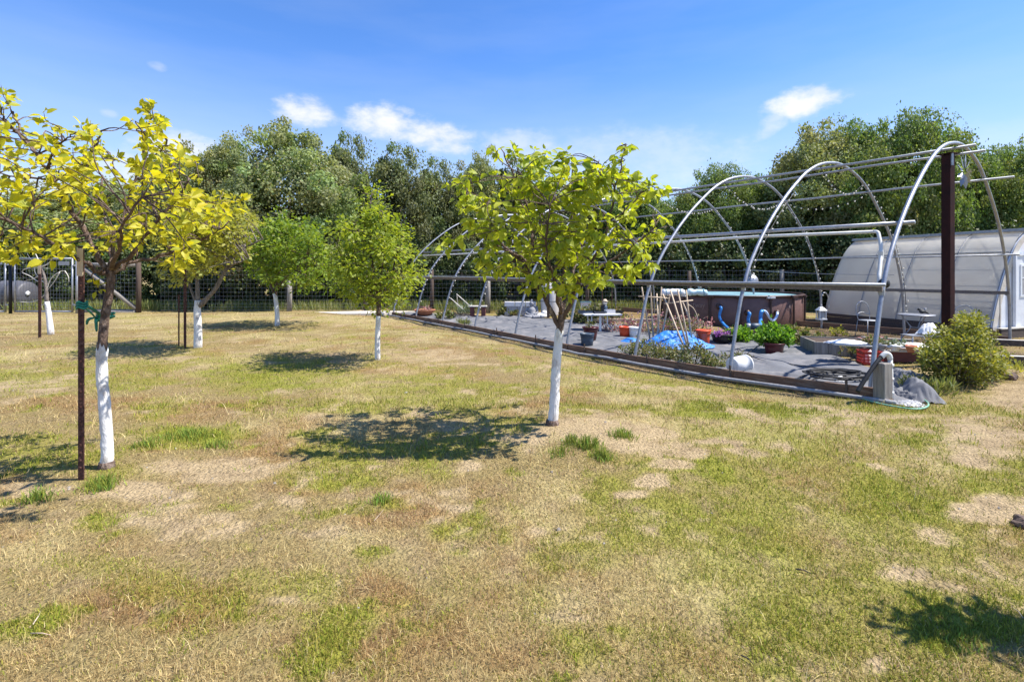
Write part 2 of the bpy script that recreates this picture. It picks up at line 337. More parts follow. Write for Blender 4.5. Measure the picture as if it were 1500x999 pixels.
# ------------------------------------------------------------------ ground, path, grass
MOUNDS = [(G(820,628), 1.0, .075), (G(170,690), .9, .06), (G(553,530), .8, .05), (G(290,512), .8, .05), (G(900,660), .6, .04)]
DIP_S = [-3, 0, 1.2, 3, 5.4, 10, 16, 20]; DIP_Z = [0, -.04, -.10, -.15, -.16, -.11, -.08, -.03]   # the ground sags along the front boards
def to_ts(x, y): return (x-4.87)*.808+(y-6.87)*.589, -(x-4.87)*.589+(y-6.87)*.808
def hgt(x, y):
    x = np.asarray(x, float); y = np.asarray(y, float)
    d = np.sqrt(x*x+y*y)
    h = (fbm(x, y, 3.2, 3)-.5)*.09+(fbm(x, y, .45, 8, 3)-.5)*.030
    t_, s_ = to_ts(x, y); h = h+np.interp(s_, DIP_S, DIP_Z)*sstep(-2.6, -.3, t_)*sstep(5.8, 3.6, t_)*sstep(-3, -.5, s_)*sstep(19, 16, s_)
    for c, r, a in MOUNDS: h = h+a*np.exp(-((x-c.x)**2+(y-c.y)**2)/(r*r))
    return h*sstep(60, 30, d)-.004
def hz(p): return float(hgt([p[0]], [p[1]])[0])
def on(px, py, dz=0.0):                              # where the sight line through a photo pixel meets the ground
    p = G(px, py)
    for _ in range(8): p = G(px, py, hz(p))
    p.z = hz(p)+dz; return p
GREEN = [(275,638,60,14,1),(240,655,70,10,.6),(400,550,110,22,.75),(640,575,120,16,.5),(1150,650,150,40,.45),(1050,760,150,45,.6),(1290,730,140,45,.75),(1450,710,60,25,.6),
  (1400,900,130,50,.85),(1200,900,140,60,.6),(480,700,80,16,.7),(600,655,110,18,.6),(250,870,90,30,.4),(690,768,60,16,.6),(970,560,160,16,.45),(100,560,80,16,.4),(560,735,50,12,.6),
  (1050,690,60,22,.8),(1120,598,220,14,.85),(60,660,90,22,.5),(300,525,60,7,.4),(1380,640,120,14,.7),(960,740,50,22,.5),(330,640,50,12,.5),(80,690,60,10,.4),(140,830,70,20,.35),(1500,880,60,30,.8),(1000,930,60,30,.35)]
BARE = [(310,690,100,18,.95),(300,770,95,30,.75),(60,722,70,12,.8),(200,725,70,14,.9),(900,645,130,22,.95),(985,685,34,9,1),(950,706,26,8,1),(925,722,24,7,1),(1015,664,30,9,1),(1045,645,30,8,1),(860,628,80,12,.9),(940,660,80,16,.9),(760,640,60,16,.5),(1450,640,70,40,.75),
  (1450,740,60,22,.95),(1485,580,60,20,.95),(1290,965,45,16,.8),(1330,830,55,14,.6),(420,882,30,10,.7),(850,895,60,22,.4),(610,520,80,10,.6),(1270,605,90,6,.6),(1430,790,50,16,.4),(690,625,80,12,.6),(20,745,60,12,.6),(880,610,70,10,.6),(1380,850,70,10,.5),(860,980,40,14,.4),(140,760,60,16,.5)]
PALE = [(1050,850,90,55,.8),(850,830,110,70,.5),(560,790,80,30,.6),(1150,640,120,16,.8),(350,468,330,7,.7),(520,560,90,12,.5),(720,590,60,10,.6),(120,520,150,12,.5),(60,800,90,40,.5),(500,860,60,30,.4),(950,880,70,50,.5),(980,575,80,8,.5),(420,610,90,16,.4),(1180,980,50,30,.5)]
BROWN = [(250,890,120,36,.9),(600,745,80,22,.8),(720,765,70,24,.7),(560,880,60,36,.7),(480,950,90,26,.7),(1220,660,90,14,.5),(650,545,80,7,.5),(700,515,110,7,.5),(300,600,110,14,.5),(1150,790,60,20,.4),(1050,960,60,24,.4),(200,800,60,20,.4),(760,950,70,28,.5)]
def patches(x, y):
    x = np.asarray(x, float); y = np.asarray(y, float); yy = np.maximum(y, .7)
    px = CX+F*x/yy; py = HZ+F*H/yy
    w = (fbm(x, y, .5, 41)-.5)*1.6; ks = 210/yy; px = px+(fbm(x, y, .8, 43)-.5)*ks*1.2+(fbm(x, y, .22, 45)-.5)*ks*.35; py = py+((fbm(x, y, .7, 47)-.5)*ks*.5+(fbm(x, y, .2, 49)-.5)*ks*.2)*np.clip(3/yy, 0, 1)
    def field(lst):
        t = np.zeros_like(x)
        for a, b, ra, rb, s in lst:
            d = ((px-a)/ra)**2+((py-b)/rb)**2
            t = np.maximum(t, s*sstep(2.0, .0, d+w*1.5))
        return t
    far = sstep(14, 7, y)
    broad = (.30+.55*sstep(.35, .62, fbm(x, y, .6, 93)))*.66*sstep(830, 1150, px+(fbm(x, y, 1.5, 91)-.5)*500)*sstep(560, 590, py)
    g = np.maximum(np.maximum(field(GREEN)*1.1, broad), .60*sstep(.52, .70, fbm(x, y, .9, 21))*(.35+.65*far)); g = np.maximum(g, .75*sstep(.60, .76, fbm(x, y, .28, 27)))
    b = np.maximum(field(BARE), .62*sstep(.56, .76, fbm(x, y, .55, 33))); b = sstep(.16, .80, b+(fbm(x, y, .13, 35, 3)-.5)*1.1*sstep(.02, .3, b))
    p = np.maximum(field(PALE), .7*sstep(.48, .70, fbm(x, y, 1.1, 51)))
    r = np.maximum(field(BROWN), .6*sstep(.52, .72, fbm(x, y, .8, 61)))
    return g, b, p, r
C_ = {k: np.array(v)*np.array([1.04, 1.02, .90]) for k, v in dict(straw=(.445,.345,.170), pale=(.58,.485,.275), brown=(.325,.19,.092), green=(.165,.235,.026), olive=(.315,.295,.05), dirt=(.49,.375,.245), ddirt=(.32,.235,.15)).items()}
def mixc(a, b, t): return a*(1-t[:, None])+b*t[:, None]
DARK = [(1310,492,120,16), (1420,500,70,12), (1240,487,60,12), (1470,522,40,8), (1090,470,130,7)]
def px_(x, y): return CX+F*x/np.maximum(y, .7)
def ground_col(x, y):
    g, b, p, r = patches(x, y)
    n = fbm(x, y, .16, 71, 3)
    c = np.repeat(C_['straw'][None]*.72, len(x), 0)
    c = mixc(c, C_['brown'], r*.95); c = mixc(c, C_['pale'], p*.8*(1-r*.6))
    c = mixc(c, C_['olive'], np.clip(g*1.25, 0, 1)*.8); c = mixc(c, C_['green'], np.clip(g-.3, 0, 1)*.6)
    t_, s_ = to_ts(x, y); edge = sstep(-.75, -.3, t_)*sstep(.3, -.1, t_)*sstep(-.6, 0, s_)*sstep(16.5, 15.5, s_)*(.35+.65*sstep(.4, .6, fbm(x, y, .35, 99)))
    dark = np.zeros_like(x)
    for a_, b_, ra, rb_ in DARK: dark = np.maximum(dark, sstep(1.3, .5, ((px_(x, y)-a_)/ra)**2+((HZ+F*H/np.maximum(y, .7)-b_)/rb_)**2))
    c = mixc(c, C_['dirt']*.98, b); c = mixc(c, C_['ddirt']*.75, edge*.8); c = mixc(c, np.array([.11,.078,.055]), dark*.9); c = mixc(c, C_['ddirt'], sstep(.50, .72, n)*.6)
    return c
def build_ground():
    Y = [-900,-300,-100,-40,-15,-6,-2,-.5,.3,.8]; y = 1.1
    while y < 30: Y.append(y); y += max(.016, .0115*y)
    while y < 2500: Y.append(y); y *= 1.35
    X = [0.0]; x = 0
    while x < 34: x += max(.05, .022*x) if x < 12 else .5; X.append(x)
    while x < 2500: x *= 1.5; X.append(x)
    X = np.array(sorted({-v for v in X}|set(X))); Y = np.array(Y)
    xx, yy = np.meshgrid(X, Y); xx = xx.ravel(); yy = yy.ravel()
    nx, ny = len(X), len(Y); i = np.arange(nx*(ny-1)).reshape(ny-1, nx)[:, :-1].ravel()
    fc = np.stack([i, i+1, i+nx+1, i+nx], 1)
    m, nt, b, out = mat_new('dry_lawn_soil'); L = nt.links
    a = nt.nodes.new('ShaderNodeAttribute'); a.attribute_name = 'tint'
    tc = nt.nodes.new('ShaderNodeTexCoord')
    n1 = nt.nodes.new('ShaderNodeTexNoise'); n1.inputs['Scale'].default_value = 30; n1.inputs['Detail'].default_value = 10; n1.inputs['Roughness'].default_value = .7; L.new(tc.outputs['Object'], n1.inputs['Vector'])
    mp = nt.nodes.new('ShaderNodeMapRange'); mp.inputs['From Min'].default_value = .3; mp.inputs['From Max'].default_value = .7; mp.inputs['To Min'].default_value = .42; mp.inputs['To Max'].default_value = 1.22
    L.new(n1.outputs['Fac'], mp.inputs[0])
    mu = nt.nodes.new('ShaderNodeMix'); mu.data_type = 'RGBA'; mu.blend_type = 'MULTIPLY'; mu.inputs[0].default_value = 1
    L.new(a.outputs['Color'], mu.inputs[6]); L.new(mp.outputs[0], mu.inputs[7]); L.new(mu.outputs[2], b.inputs['Base Color'])
    b.inputs['Roughness'].default_value = .95; b.inputs['Specular IOR Level'].default_value = .1
    n2 = nt.nodes.new('ShaderNodeTexNoise'); n2.inputs['Scale'].default_value = 45; n2.inputs['Detail'].default_value = 7; L.new(tc.outputs['Object'], n2.inputs['Vector'])
    bp = nt.nodes.new('ShaderNodeBump'); bp.inputs['Strength'].default_value = 1; bp.inputs['Distance'].default_value = .05; L.new(n2.outputs['Fac'], bp.inputs['Height']); L.new(bp.outputs[0], b.inputs['Normal'])
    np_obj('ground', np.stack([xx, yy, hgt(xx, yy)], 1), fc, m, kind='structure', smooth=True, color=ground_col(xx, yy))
build_ground()

CLOTH_FRONT = [(580,463.5),(640,475),(700,487),(860,517),(1000,543.5),(1072,554.5),(1180,571),(1278,586),(1345,594)]
CLOTH_BACK = [(600,459.5),(700,463),(790,466),(930,478),(1040,489),(1110,495),(1165,502),(1215,517),(1375,572)]
cloth_poly = [on(*p) for p in CLOTH_FRONT]+[on(*p) for p in reversed(CLOTH_BACK)]
def in_poly(x, y, poly):
    ins = np.zeros(len(x), bool); n = len(poly)
    for i in range(n):
        x1, y1 = poly[i].x, poly[i].y; x2, y2 = poly[(i+1) % n].x, poly[(i+1) % n].y
        c = ((y1 > y) != (y2 > y)); xi = (x2-x1)*(y-y1)/((y2-y1) if abs(y2-y1) > 1e-9 else 1e-9)+x1
        ins ^= c & (x < xi)
    return ins

def blades(x, y, L_, W, tilt, c, near):
    n = len(x); z = hgt(x, y)-.004
    a = rng.uniform(0, 2*PI, n); dx, dy = np.cos(a), np.sin(a); b = rng.uniform(0, 2*PI, n); wx, wy = np.cos(b)*W/2, np.sin(b)*W/2
    st, ct = np.sin(tilt), np.cos(tilt)
    base = np.stack([x, y, z], 1); wv = np.stack([wx, wy, np.zeros(n)], 1)
    tip = base+np.stack([dx*st*L_, dy*st*L_, ct*L_+.003], 1)
    if near:
        mid = base+np.stack([dx*st*L_*.38, dy*st*L_*.38, ct*L_*.62+.004], 1)
        V = np.stack([base-wv, base+wv, mid-wv*.8, mid+wv*.8, tip], 1).reshape(-1, 3)
        o = (np.arange(n)*5)[:, None]
        Fc = np.concatenate([o+np.array([[0,1,3]]), o+np.array([[0,3,2]]), o+np.array([[2,3,4]])], 0); k = 5
    else:
        V = np.stack([base-wv, base+wv, tip], 1).reshape(-1, 3); Fc = (np.arange(n)*3)[:, None]+np.array([[0,1,2]]); k = 3
    return V, Fc, np.repeat(c, k, 0)
def build_grass():
    def sample(n, y0, y1, x0, x1):
        py = rng.uniform(y0, y1, n); px = rng.uniform(x0, x1, n)
        y = F*H/(py-HZ); x = (px-CX)*y/F; return x, y
    sets = {'dry_grass': [], 'green_grass': []}
    for near, n, y0, y1 in ((True, 330000, 585, 1060), (False, 150000, 458, 600)):
        x, y = sample(n, y0, y1, -260, 1760)
        g, b, p, r = patches(x, y)
        cl = fbm(x, y, .11, 111, 2); keep = (rng.random(n) > b*.95) & (rng.random(n) < .35+1.3*sstep(.30, .62, cl)) & ~in_poly(x, y, cloth_poly)
        t_ = (x-4.87)*.808+(y-6.87)*.589; s_ = -(x-4.87)*.589+(y-6.87)*.808
        keep &= ~((t_ > -.12) & (t_ < .25) & (s_ > -.3) & (s_ < 16.4))
        x, y, g, b, p, r, cl = [v[keep] for v in (x, y, g, b, p, r, cl)]; n = len(x)
        isg = rng.random(n) < np.clip(.04+g*.80, 0, .85)
        u = rng.random(n)
        sc_ = np.clip(y/3.0, 1, 6)
        Ld = (.018+.048*u**2.2)*(.75+.5*p+.35*r)*(.6+.9*cl)*np.clip(sc_, 1, 1.9)*np.where(rng.random(n) < .09, 2.0, 1)
        Wd = rng.uniform(.0014, .0034, n)*sc_
        td = np.where(rng.random(n) < .66-.25*r, rng.uniform(1.2, 1.55, n), rng.uniform(.3, 1.2, n))
        base = np.repeat(C_['straw'][None], n, 0); base = mixc(base, C_['pale'], np.clip(p*1.1+rng.uniform(-.3, .35, n), 0, 1)); base = mixc(base, C_['brown'], np.clip(r*1.15+rng.uniform(-.35, .2, n), 0, 1))
        base = mixc(base, C_['olive'], np.clip(g*1.1-.1, 0, .7)); q_ = rng.random(n); cd = base*(rng.uniform(.50, 1.42, (n, 1))*(.70+.6*cl[:, None])); cd = np.where((q_ < .10)[:, None], C_['pale']*rng.uniform(1.0, 1.35, (n, 1)), cd); cd = np.where((q_ > .90)[:, None], C_['brown']*rng.uniform(.6, 1.1, (n, 1)), cd); cd = np.minimum(cd, .8)
        Lg = (.011+.024*u)*np.clip(sc_, 1, 1.9)*(.75+.5*g); Wg = rng.uniform(.0026, .0055, n)*sc_
        tg = rng.uniform(.15, 1.25, n)
        cg = mixc(np.repeat(C_['green'][None]*1.05, n, 0), C_['olive'], rng.random(n)**.8)*rng.uniform(.62, 1.5, (n, 1))
        d = ~isg
        sets['dry_grass'].append(blades(x[d], y[d], Ld[d], Wd[d], td[d], cd[d], near))
        sets['green_grass'].append(blades(x[isg], y[isg], Lg[isg], Wg[isg], tg[isg], cg[isg], near))
    for k, parts in sets.items():
        o = 0; Vs, Fs, Cs = [], [], []
        for V, Fc, c in parts: Vs.append(V); Fs.append(Fc+o); Cs.append(c); o += len(V)
        ob = np_obj(k, np.concatenate(Vs), np.concatenate(Fs), M['blade'], kind='stuff', color=np.concatenate(Cs))
        ob['label'] = 'short dry straw-coloured grass over the whole lawn' if k == 'dry_grass' else 'patches of short green grass and clover in the lawn'
build_grass()

def crumbs():
    n = 5200; py = rng.uniform(540, 1050, n); px = rng.uniform(-150, 1650, n); y = F*H/(py-HZ); x = (px-CX)*y/F; g, b, p, r = patches(x, y)
    k = (rng.random(n) < .10+b) & ~in_poly(x, y, cloth_poly); x, y = x[k], y[k]; n = len(x); r_ = rng.lognormal(-5.3, .45, n)*np.clip(y/3, 1, 2)
    T = np.array([(1,0,0),(-.5,.87,0),(-.5,-.87,0),(.3,.2,.8),(-.6,0,.6)], float); tf = np.array([(0,1,3),(1,4,3),(1,2,4),(2,3,4),(2,0,3)])
    a = rng.uniform(0, 2*PI, n); ca, sa = np.cos(a), np.sin(a); t = T[None]*rng.uniform(.7, 1.3, (n, 5, 3))*r_[:, None, None]
    V = np.stack([t[..., 0]*ca[:, None]-t[..., 1]*sa[:, None]+x[:, None], t[..., 0]*sa[:, None]+t[..., 1]*ca[:, None]+y[:, None], t[..., 2]+hgt(x, y)[:, None]-.001], 2)
    c = np.where((rng.random(n) < .25)[:, None], np.array([[.42,.38,.34]]), C_['dirt'][None]*.85)*rng.uniform(.6, 1.15, (n, 1))
    o = np_obj('soil_crumbs', V.reshape(-1, 3), ((np.arange(n)*5)[:, None, None]+tf[None]).reshape(-1, 3), M['blade'], kind='stuff', color=np.repeat(c, 5, 0)); o['label'] = 'small clods and pebbles scattered on the bare soil'
crumbs()
def tuft(px, py, r, h, n, label, tone=(.19,.27,.045)):
    p = on(px, py); x = rng.normal(0, r*.45, n); y = rng.normal(0, r*.35, n)
    d = np.sqrt(x*x+y*y)/r
    Lb = h*rng.uniform(.5, 1.1, n)*np.clip(1.1-.5*d, .3, 1.1); tl = np.clip(rng.normal(.25, .2, n)+d*.5, 0, 1.3)
    c = np.array([tone])*rng.uniform(.7, 1.5, (n, 1)); c[:, 0] *= rng.uniform(.8, 1.5, n)
    V, Fc, cc = blades(x+p.x, y+p.y, Lb, rng.uniform(.004, .009, n), tl, c, True)
    V = V-np.array([[p.x, p.y, p.z]])
    o = thing('grass_tuft', label, 'grass tuft', p, 0, 'green tufts on the bare soil'); np_obj('blades', V, Fc, M['blade'], o, 'stuff', color=cc)
for a in [(862,655,.14,.15,230,'fullest green tuft on bare soil in front of whitewashed centre tree'), (884,672,.13,.13,190,'tuft nearest the viewer on the bare mound of the centre tree'),
          (912,640,.17,.11,200,'wide tuft on far rim of the centre tree mound'), (838,650,.13,.12,150,'thin upright tuft just beside the foot of the centre tree'), (820,665,.16,.09,120,'low sparse tuft at the shadow edge of the centre tree'),
          (150,714,.15,.13,260,'green tuft in front of the rusty stake'), (55,732,.13,.12,150,'tuft of broad blades on bare soil beyond the rusty stake'), (275,640,.30,.11,420,'dark green spreading tuft beside the largest yellow tree'),
          (318,655,.16,.10,160,'pale green tuft beside the dark spreading tuft'), (215,655,.14,.12,160,'small tuft close to the whitewashed trunk of yellow tree'), (560,735,.12,.09,120,'lone green tuft in brown grass below the tree shadow'),
          (1415,940,.2,.05,160,'clover tuft inside the dark shadow near the viewer')]: tuft(*a)

rb = MB()
for k in range(5):
    q = [(460,458.2),(500,460.8),(560,460.3),(612,456.8),(540,456.2)]
top = [G(*p) for p in q]; n = len(top)
rb.add([Vector((p.x, p.y, .03)) for p in top]+[Vector((p.x, p.y, -.05)) for p in top], [tuple(range(n))]+[(k, k+n, (k+1) % n+n, (k+1) % n) for k in range(n)])
rb.build('gravel_path', M['gravel'], kind='structure')
hl = MB(); pts = []
hv = []; 
for i in range(41):
    x = -1500+i*60; h = 60+70*float(fbm(np.array([x]), np.array([0.]), 300, 5)[0])*math.exp(-((x+820)/500)**2)
    hv += [(x, 820, -5), (x, 880, h), (x, 1100, h*.6), (x, 1150, -5)]
hl.add(hv, [(i*4+k, i*4+4+k, i*4+5+k, i*4+1+k) for i in range(40) for k in range(3)]).build('hill', M['hillm'], kind='structure', smooth=True)

# ------------------------------------------------------------------ leaves and trees
LEAF = np.array([(0,0,0),(.34,.30,.07),(.70,.23,.0),(1,0,-.24),(.36,-.29,.05),(.72,-.22,-.03),(.36,0,-.05),(.72,0,-.11)], float)
LEAF_F = np.array([(0,6,1),(0,4,6),(6,7,2),(6,2,1),(6,4,5),(6,5,7),(7,3,2),(7,5,3)])
RHOMB = np.array([(0,0,0),(.5,.32,.05),(1,0,0),(.5,-.32,.05)], float); RHOMB_F = np.array([(0,3,1),(1,3,2)])
def frames(D, Nn):
    D = D/np.maximum(np.linalg.norm(D, axis=1, keepdims=True), 1e-6); S = np.cross(Nn, D); S /= np.maximum(np.linalg.norm(S, axis=1, keepdims=True), 1e-6)
    return np.stack([D, S, np.cross(D, S)], 2)
def leaf_mesh(name, P, D, Nn, size, mat, parent, tmpl=LEAF, tf=LEAF_F, kind='stuff'):
    Rm = frames(D, Nn); V = np.einsum('nij,kj->nki', Rm, tmpl)*size[:, None, None]+P[:, None, :]
    Fc = (np.arange(len(P))*len(tmpl))[:, None, None]+tf[None]
    return np_obj(name, V.reshape(-1, 3), Fc.reshape(-1, 3), mat, parent, kind)
_variants = {}
def leaf_objs(P, D, Nn, size, mat, parent):
    """single leaves as parts, sharing four leaf meshes"""
    key = mat.name
    if key not in _variants:
        vs = []
        for k in range(4):
            t = LEAF.copy(); t[:, 1] *= (.85, 1, 1.15, .95)[k]; t[:, 2] += (0, .06, -.10, -.2)[k]*t[:, 0]**2
            vs.append(np_obj('leaf', t, LEAF_F, mat, False))
        _variants[key] = vs
    Rm = frames(D, Nn)
    for i in range(len(P)):
        o = bpy.data.objects.new('leaf', _variants[key][i % 4]); col.objects.link(o); o.parent = parent
        m = Matrix([list(Rm[i][r]*size[i])+[P[i][r]] for r in range(3)]+[[0,0,0,1]]); o.matrix_local = m

def hero_tree(name, label, group, base_px, trunk, white_top, limbs, blobs, nclus, per, size, mat, droop, seed, depth_spread=.9, rad=.055, shift=0):
    r_ = random.Random(seed); g_ = np.random.default_rng(seed)
    base = on(*base_px); Y0 = base.y
    root = thing(name, label, 'tree', base, 0, group)
    loc = lambda px, py, d=0: at(px, py, Y0+d)-base
    tp = spline([loc(*p) for p in trunk], 5); tp[0].z = -.05
    m = len(tp); rr = [rad*(1.12-.34*i/(m-1))*(1+.05*r_.uniform(-1, 1)) for i in range(m)]; rr[0] *= 1.25
    cut = max(2, min(range(m), key=lambda i: abs(tp[i].z-white_top)))
    MB().tube(tp[cut-1:], rr[cut-1:], 12).build('trunk', M['bark'], root, True)
    pt = MB().tube(tp[:cut+1], [q*1.05+.0015 for q in rr[:cut+1]], 18, False)
    for i in range(18): v = pt.v[-1-i]; pt.v[-1-i] = (v[0], v[1], v[2]+.05*math.sin(i*1.1+seed)*math.sin(i*2.3)-.015)
    pt.v = [tuple(c+r_.gauss(0, .0022) for c in v) for v in pt.v]; pt.build('painted_trunk', M['whitewash'], root, True)
    MB().tube([(0,0,-.06),(0,0,.01),(0,0,.035),(0,0,.055)], [rr[0]*1.25,rr[0]*1.16,rr[0]*1.10,rr[0]*1.0], 12).build('root_flare', M['bark'], root, True)
    nodes = []
    for lm in limbs:
        pts, r0, r1 = lm; pl = spline([loc(*p) for p in pts], 5); k = len(pl)
        rs = [r0+(r1-r0)*(i/(k-1))**.8 for i in range(k)]
        pl = [p+Vector((r_.gauss(0, .008), r_.gauss(0, .008), r_.gauss(0, .008))) if 0 < i else p for i, p in enumerate(pl)]
        lt = MB().tube(pl, rs, 7); lt.v = [tuple(c+r_.gauss(0, .0016) for c in v) for v in lt.v]; lt.build('limb', M['bark'], root, True)
        nodes += pl[k//5:]
    tw = MB(); P, D, Nn, S = [], [], [], []
    tot = sum(b[2]**1.6 for b in blobs)
    for bx, by, br in blobs:
        for _ in range(max(1, round(nclus*br**1.6/tot))):
            a = r_.uniform(0, 2*PI); q = br*math.sqrt(r_.random()); d = r_.gauss(0, depth_spread*.5)+shift
            c = loc(bx+q*math.cos(a), by+q*math.sin(a), max(-depth_spread, min(depth_spread, d)))
            near = min(nodes, key=lambda v: (v-c).length+max(0, v.z-c.z)*.7)
            st = near
            if (c-st).length > 1.0: st = st+(c-st)*.25
            mid = (st+c)/2+Vector((r_.gauss(0, .05), r_.gauss(0, .05), r_.uniform(-.03, .08)))
            end = c+(c-mid)*r_.uniform(.1, .5)+Vector((0, 0, r_.uniform(-.03, .08)))
            pl = spline([st, mid, c, end], 3); k = len(pl)
            tw.tube(pl, [.0062-.0046*i/(k-1) for i in range(k)], 4, False)
            for j in range(per):
                t = (j+r_.random())/per; i = min(k-2, int((.45+.55*t)*(k-1))); p = pl[i].lerp(pl[i+1], r_.random())
                ax = (pl[i+1]-pl[i]).normalized(); out = Vector((r_.gauss(0, 1), r_.gauss(0, 1), r_.gauss(0, .6)))
                d_ = (out.normalized()+ax*.5+Vector((0, 0, -droop*r_.uniform(.3, 1.4)))).normalized()
                p = p+d_*r_.uniform(.005, .035)
                P.append(p); D.append(d_); Nn.append((r_.gauss(0, .9)+.25, r_.gauss(0, .9)-.25, .75)); S.append(size*(.42+.95*r_.random()**.8))
        nodes += [c]
    tw.build('twigs', M['bark'], root, False, 'stuff')
    P, D, Nn, S = [np.array(v, float) for v in (P, D, Nn, S)]
    order = np.argsort(P[:, 1]-S*2.5+g_.uniform(0, .25, len(P))); a, b = order[:300], order[300:]
    leaf_objs(P[a], D[a], Nn[a], S[a], mat, root)
    leaf_mesh('foliage', P[b], D[b], Nn[b], S[b], mat, root)
    return root

hero_tree('fruit_tree', 'largest yellow-leaved fruit tree with whitewashed trunk tied to a rusty stake', 'whitewashed orchard trees', (156,685),
  [(156,690),(157,650),(153,590),(149,545),(150,505),(153,470),(158,440),(162,412),(163,392)], 1.05,
  [([(161,400),(150,385),(120,335),(93,285),(86,275),(57,229),(25,195),(-5,165)], .026, .007),
   ([(92,287,0),(120,245,-.1),(140,214,-.2),(146,195,-.2)], .018, .006),
   ([(158,402,0),(141,396,-.1),(105,372,-.3),(51,343,-.5),(20,328,-.6),(-40,305,-.7)], .021, .008),
   ([(163,398,0),(163,355,.1),(172,335,.2),(186,318,.3),(192,280,.35),(209,238,.4),(215,208,.4),(222,172,.4)], .020, .006),
   ([(164,396,0),(195,372,-.1),(214,346,-.2),(235,318,-.25),(262,290,-.3),(275,262,-.35)], .022, .007),
   ([(166,400,0),(200,382,.1),(240,373,.15),(265,366,.1),(300,352,0),(335,326,-.1)], .020, .005),
   ([(162,395,0),(160,350,.4),(150,300,.7),(150,255,.9)], .022, .007), ([(162,396,0),(175,360,-.35),(180,330,-.6),(205,290,-.8)], .020, .006), ([(86,275,0),(62,262,.2),(30,262,.3),(-20,250,.3)], .014, .006), ([(70,248,0),(78,225,-.1),(96,206,-.2),(112,194,-.25)], .012, .004), ([(60,235,0),(40,205,.2),(22,172,.3),(12,152,.3)], .012, .004), ([(209,238,.4),(232,222,.3),(248,206,.25)], .010, .004), ([(25,195,0),(10,180,-.2),(0,158,-.3)], .010, .004), ([(192,280,.35),(172,252,.5),(160,225,.5)], .010, .004)],
  [(12,165,24),(28,200,34),(70,205,30),(62,250,45),(108,235,38),(140,200,26),(152,245,36),(215,178,24),(225,205,32),(238,245,36),(262,235,22),(268,272,34),(192,285,40),(112,290,38),(60,318,30),(22,365,30),(-30,250,35),(-30,350,35),(240,318,45),(288,345,34),(318,312,28),(250,372,24),(150,340,30),(20,262,26),(100,360,24),(-60,200,50),(205,345,34),(8,290,18),(330,300,22),(148,418,8)],
  215, 12, .069, M['leaf_yellow'], .1, 5, .85, .037)
hero_tree('fruit_tree', 'lime green fruit tree with whitewashed trunk on a bare soil mound', 'whitewashed orchard trees', (809,622),
  [(809,626),(812,590),(814,545),(817,510),(819,490),(822,470),(823,456)], 1.02,
  [([(819,482),(806,452),(783,412),(772,392),(768,380),(740,366),(715,352)], .030, .008), ([(770,388,0),(780,360,.1),(778,324,.2),(770,295,.2),(745,240,.2),(735,220,.2)], .020, .006),
   ([(823,465,0),(821,430,.1),(829,380,.2),(835,330,.2),(840,270,.25),(836,232,.3)], .028, .006), ([(824,468,0),(838,440,-.1),(846,418,-.2),(872,373,-.3),(890,330,-.4),(902,270,-.4),(916,212,-.4)], .026, .006),
   ([(848,415,-.2),(895,382,-.3),(940,350,-.35),(962,330,-.4)], .015, .005), ([(768,384,0),(722,345,.1),(692,300,.15),(690,265,.2)], .016, .005), ([(822,462,0),(810,410,-.4),(800,350,-.7),(810,290,-.9)], .022, .006), ([(822,462,0),(838,410,.4),(850,350,.7),(850,290,.9)], .022, .006), ([(838,290,.2),(815,262,.1),(800,238,0)], .010, .004), ([(850,300,.9),(858,268,.6),(862,238,.4)], .010, .004), ([(900,275,-.4),(880,250,-.5),(876,235,-.5)], .010, .004), ([(778,324,.2),(760,290,0),(760,255,-.1)], .010, .004), ([(890,330,-.4),(925,300,-.4),(940,280,-.4)], .010, .004)],
  [(741,228,16),(757,262,34),(800,255,36),(850,258,36),(898,256,30),(914,222,11),(690,272,22),(702,312,26),(760,320,55),(820,310,64),(880,308,52),(926,290,32),(962,328,16),(946,368,22),(700,348,22),(742,372,40),(800,382,50),(868,368,52),(918,396,18),(664,352,15),(850,402,18),(838,424,15),(796,412,13),(868,408,14),(750,392,12),(962,285,12),(690,300,14)],
  270, 13, .084, M['leaf_lime'], .5, 9, .8, .046, -.25)

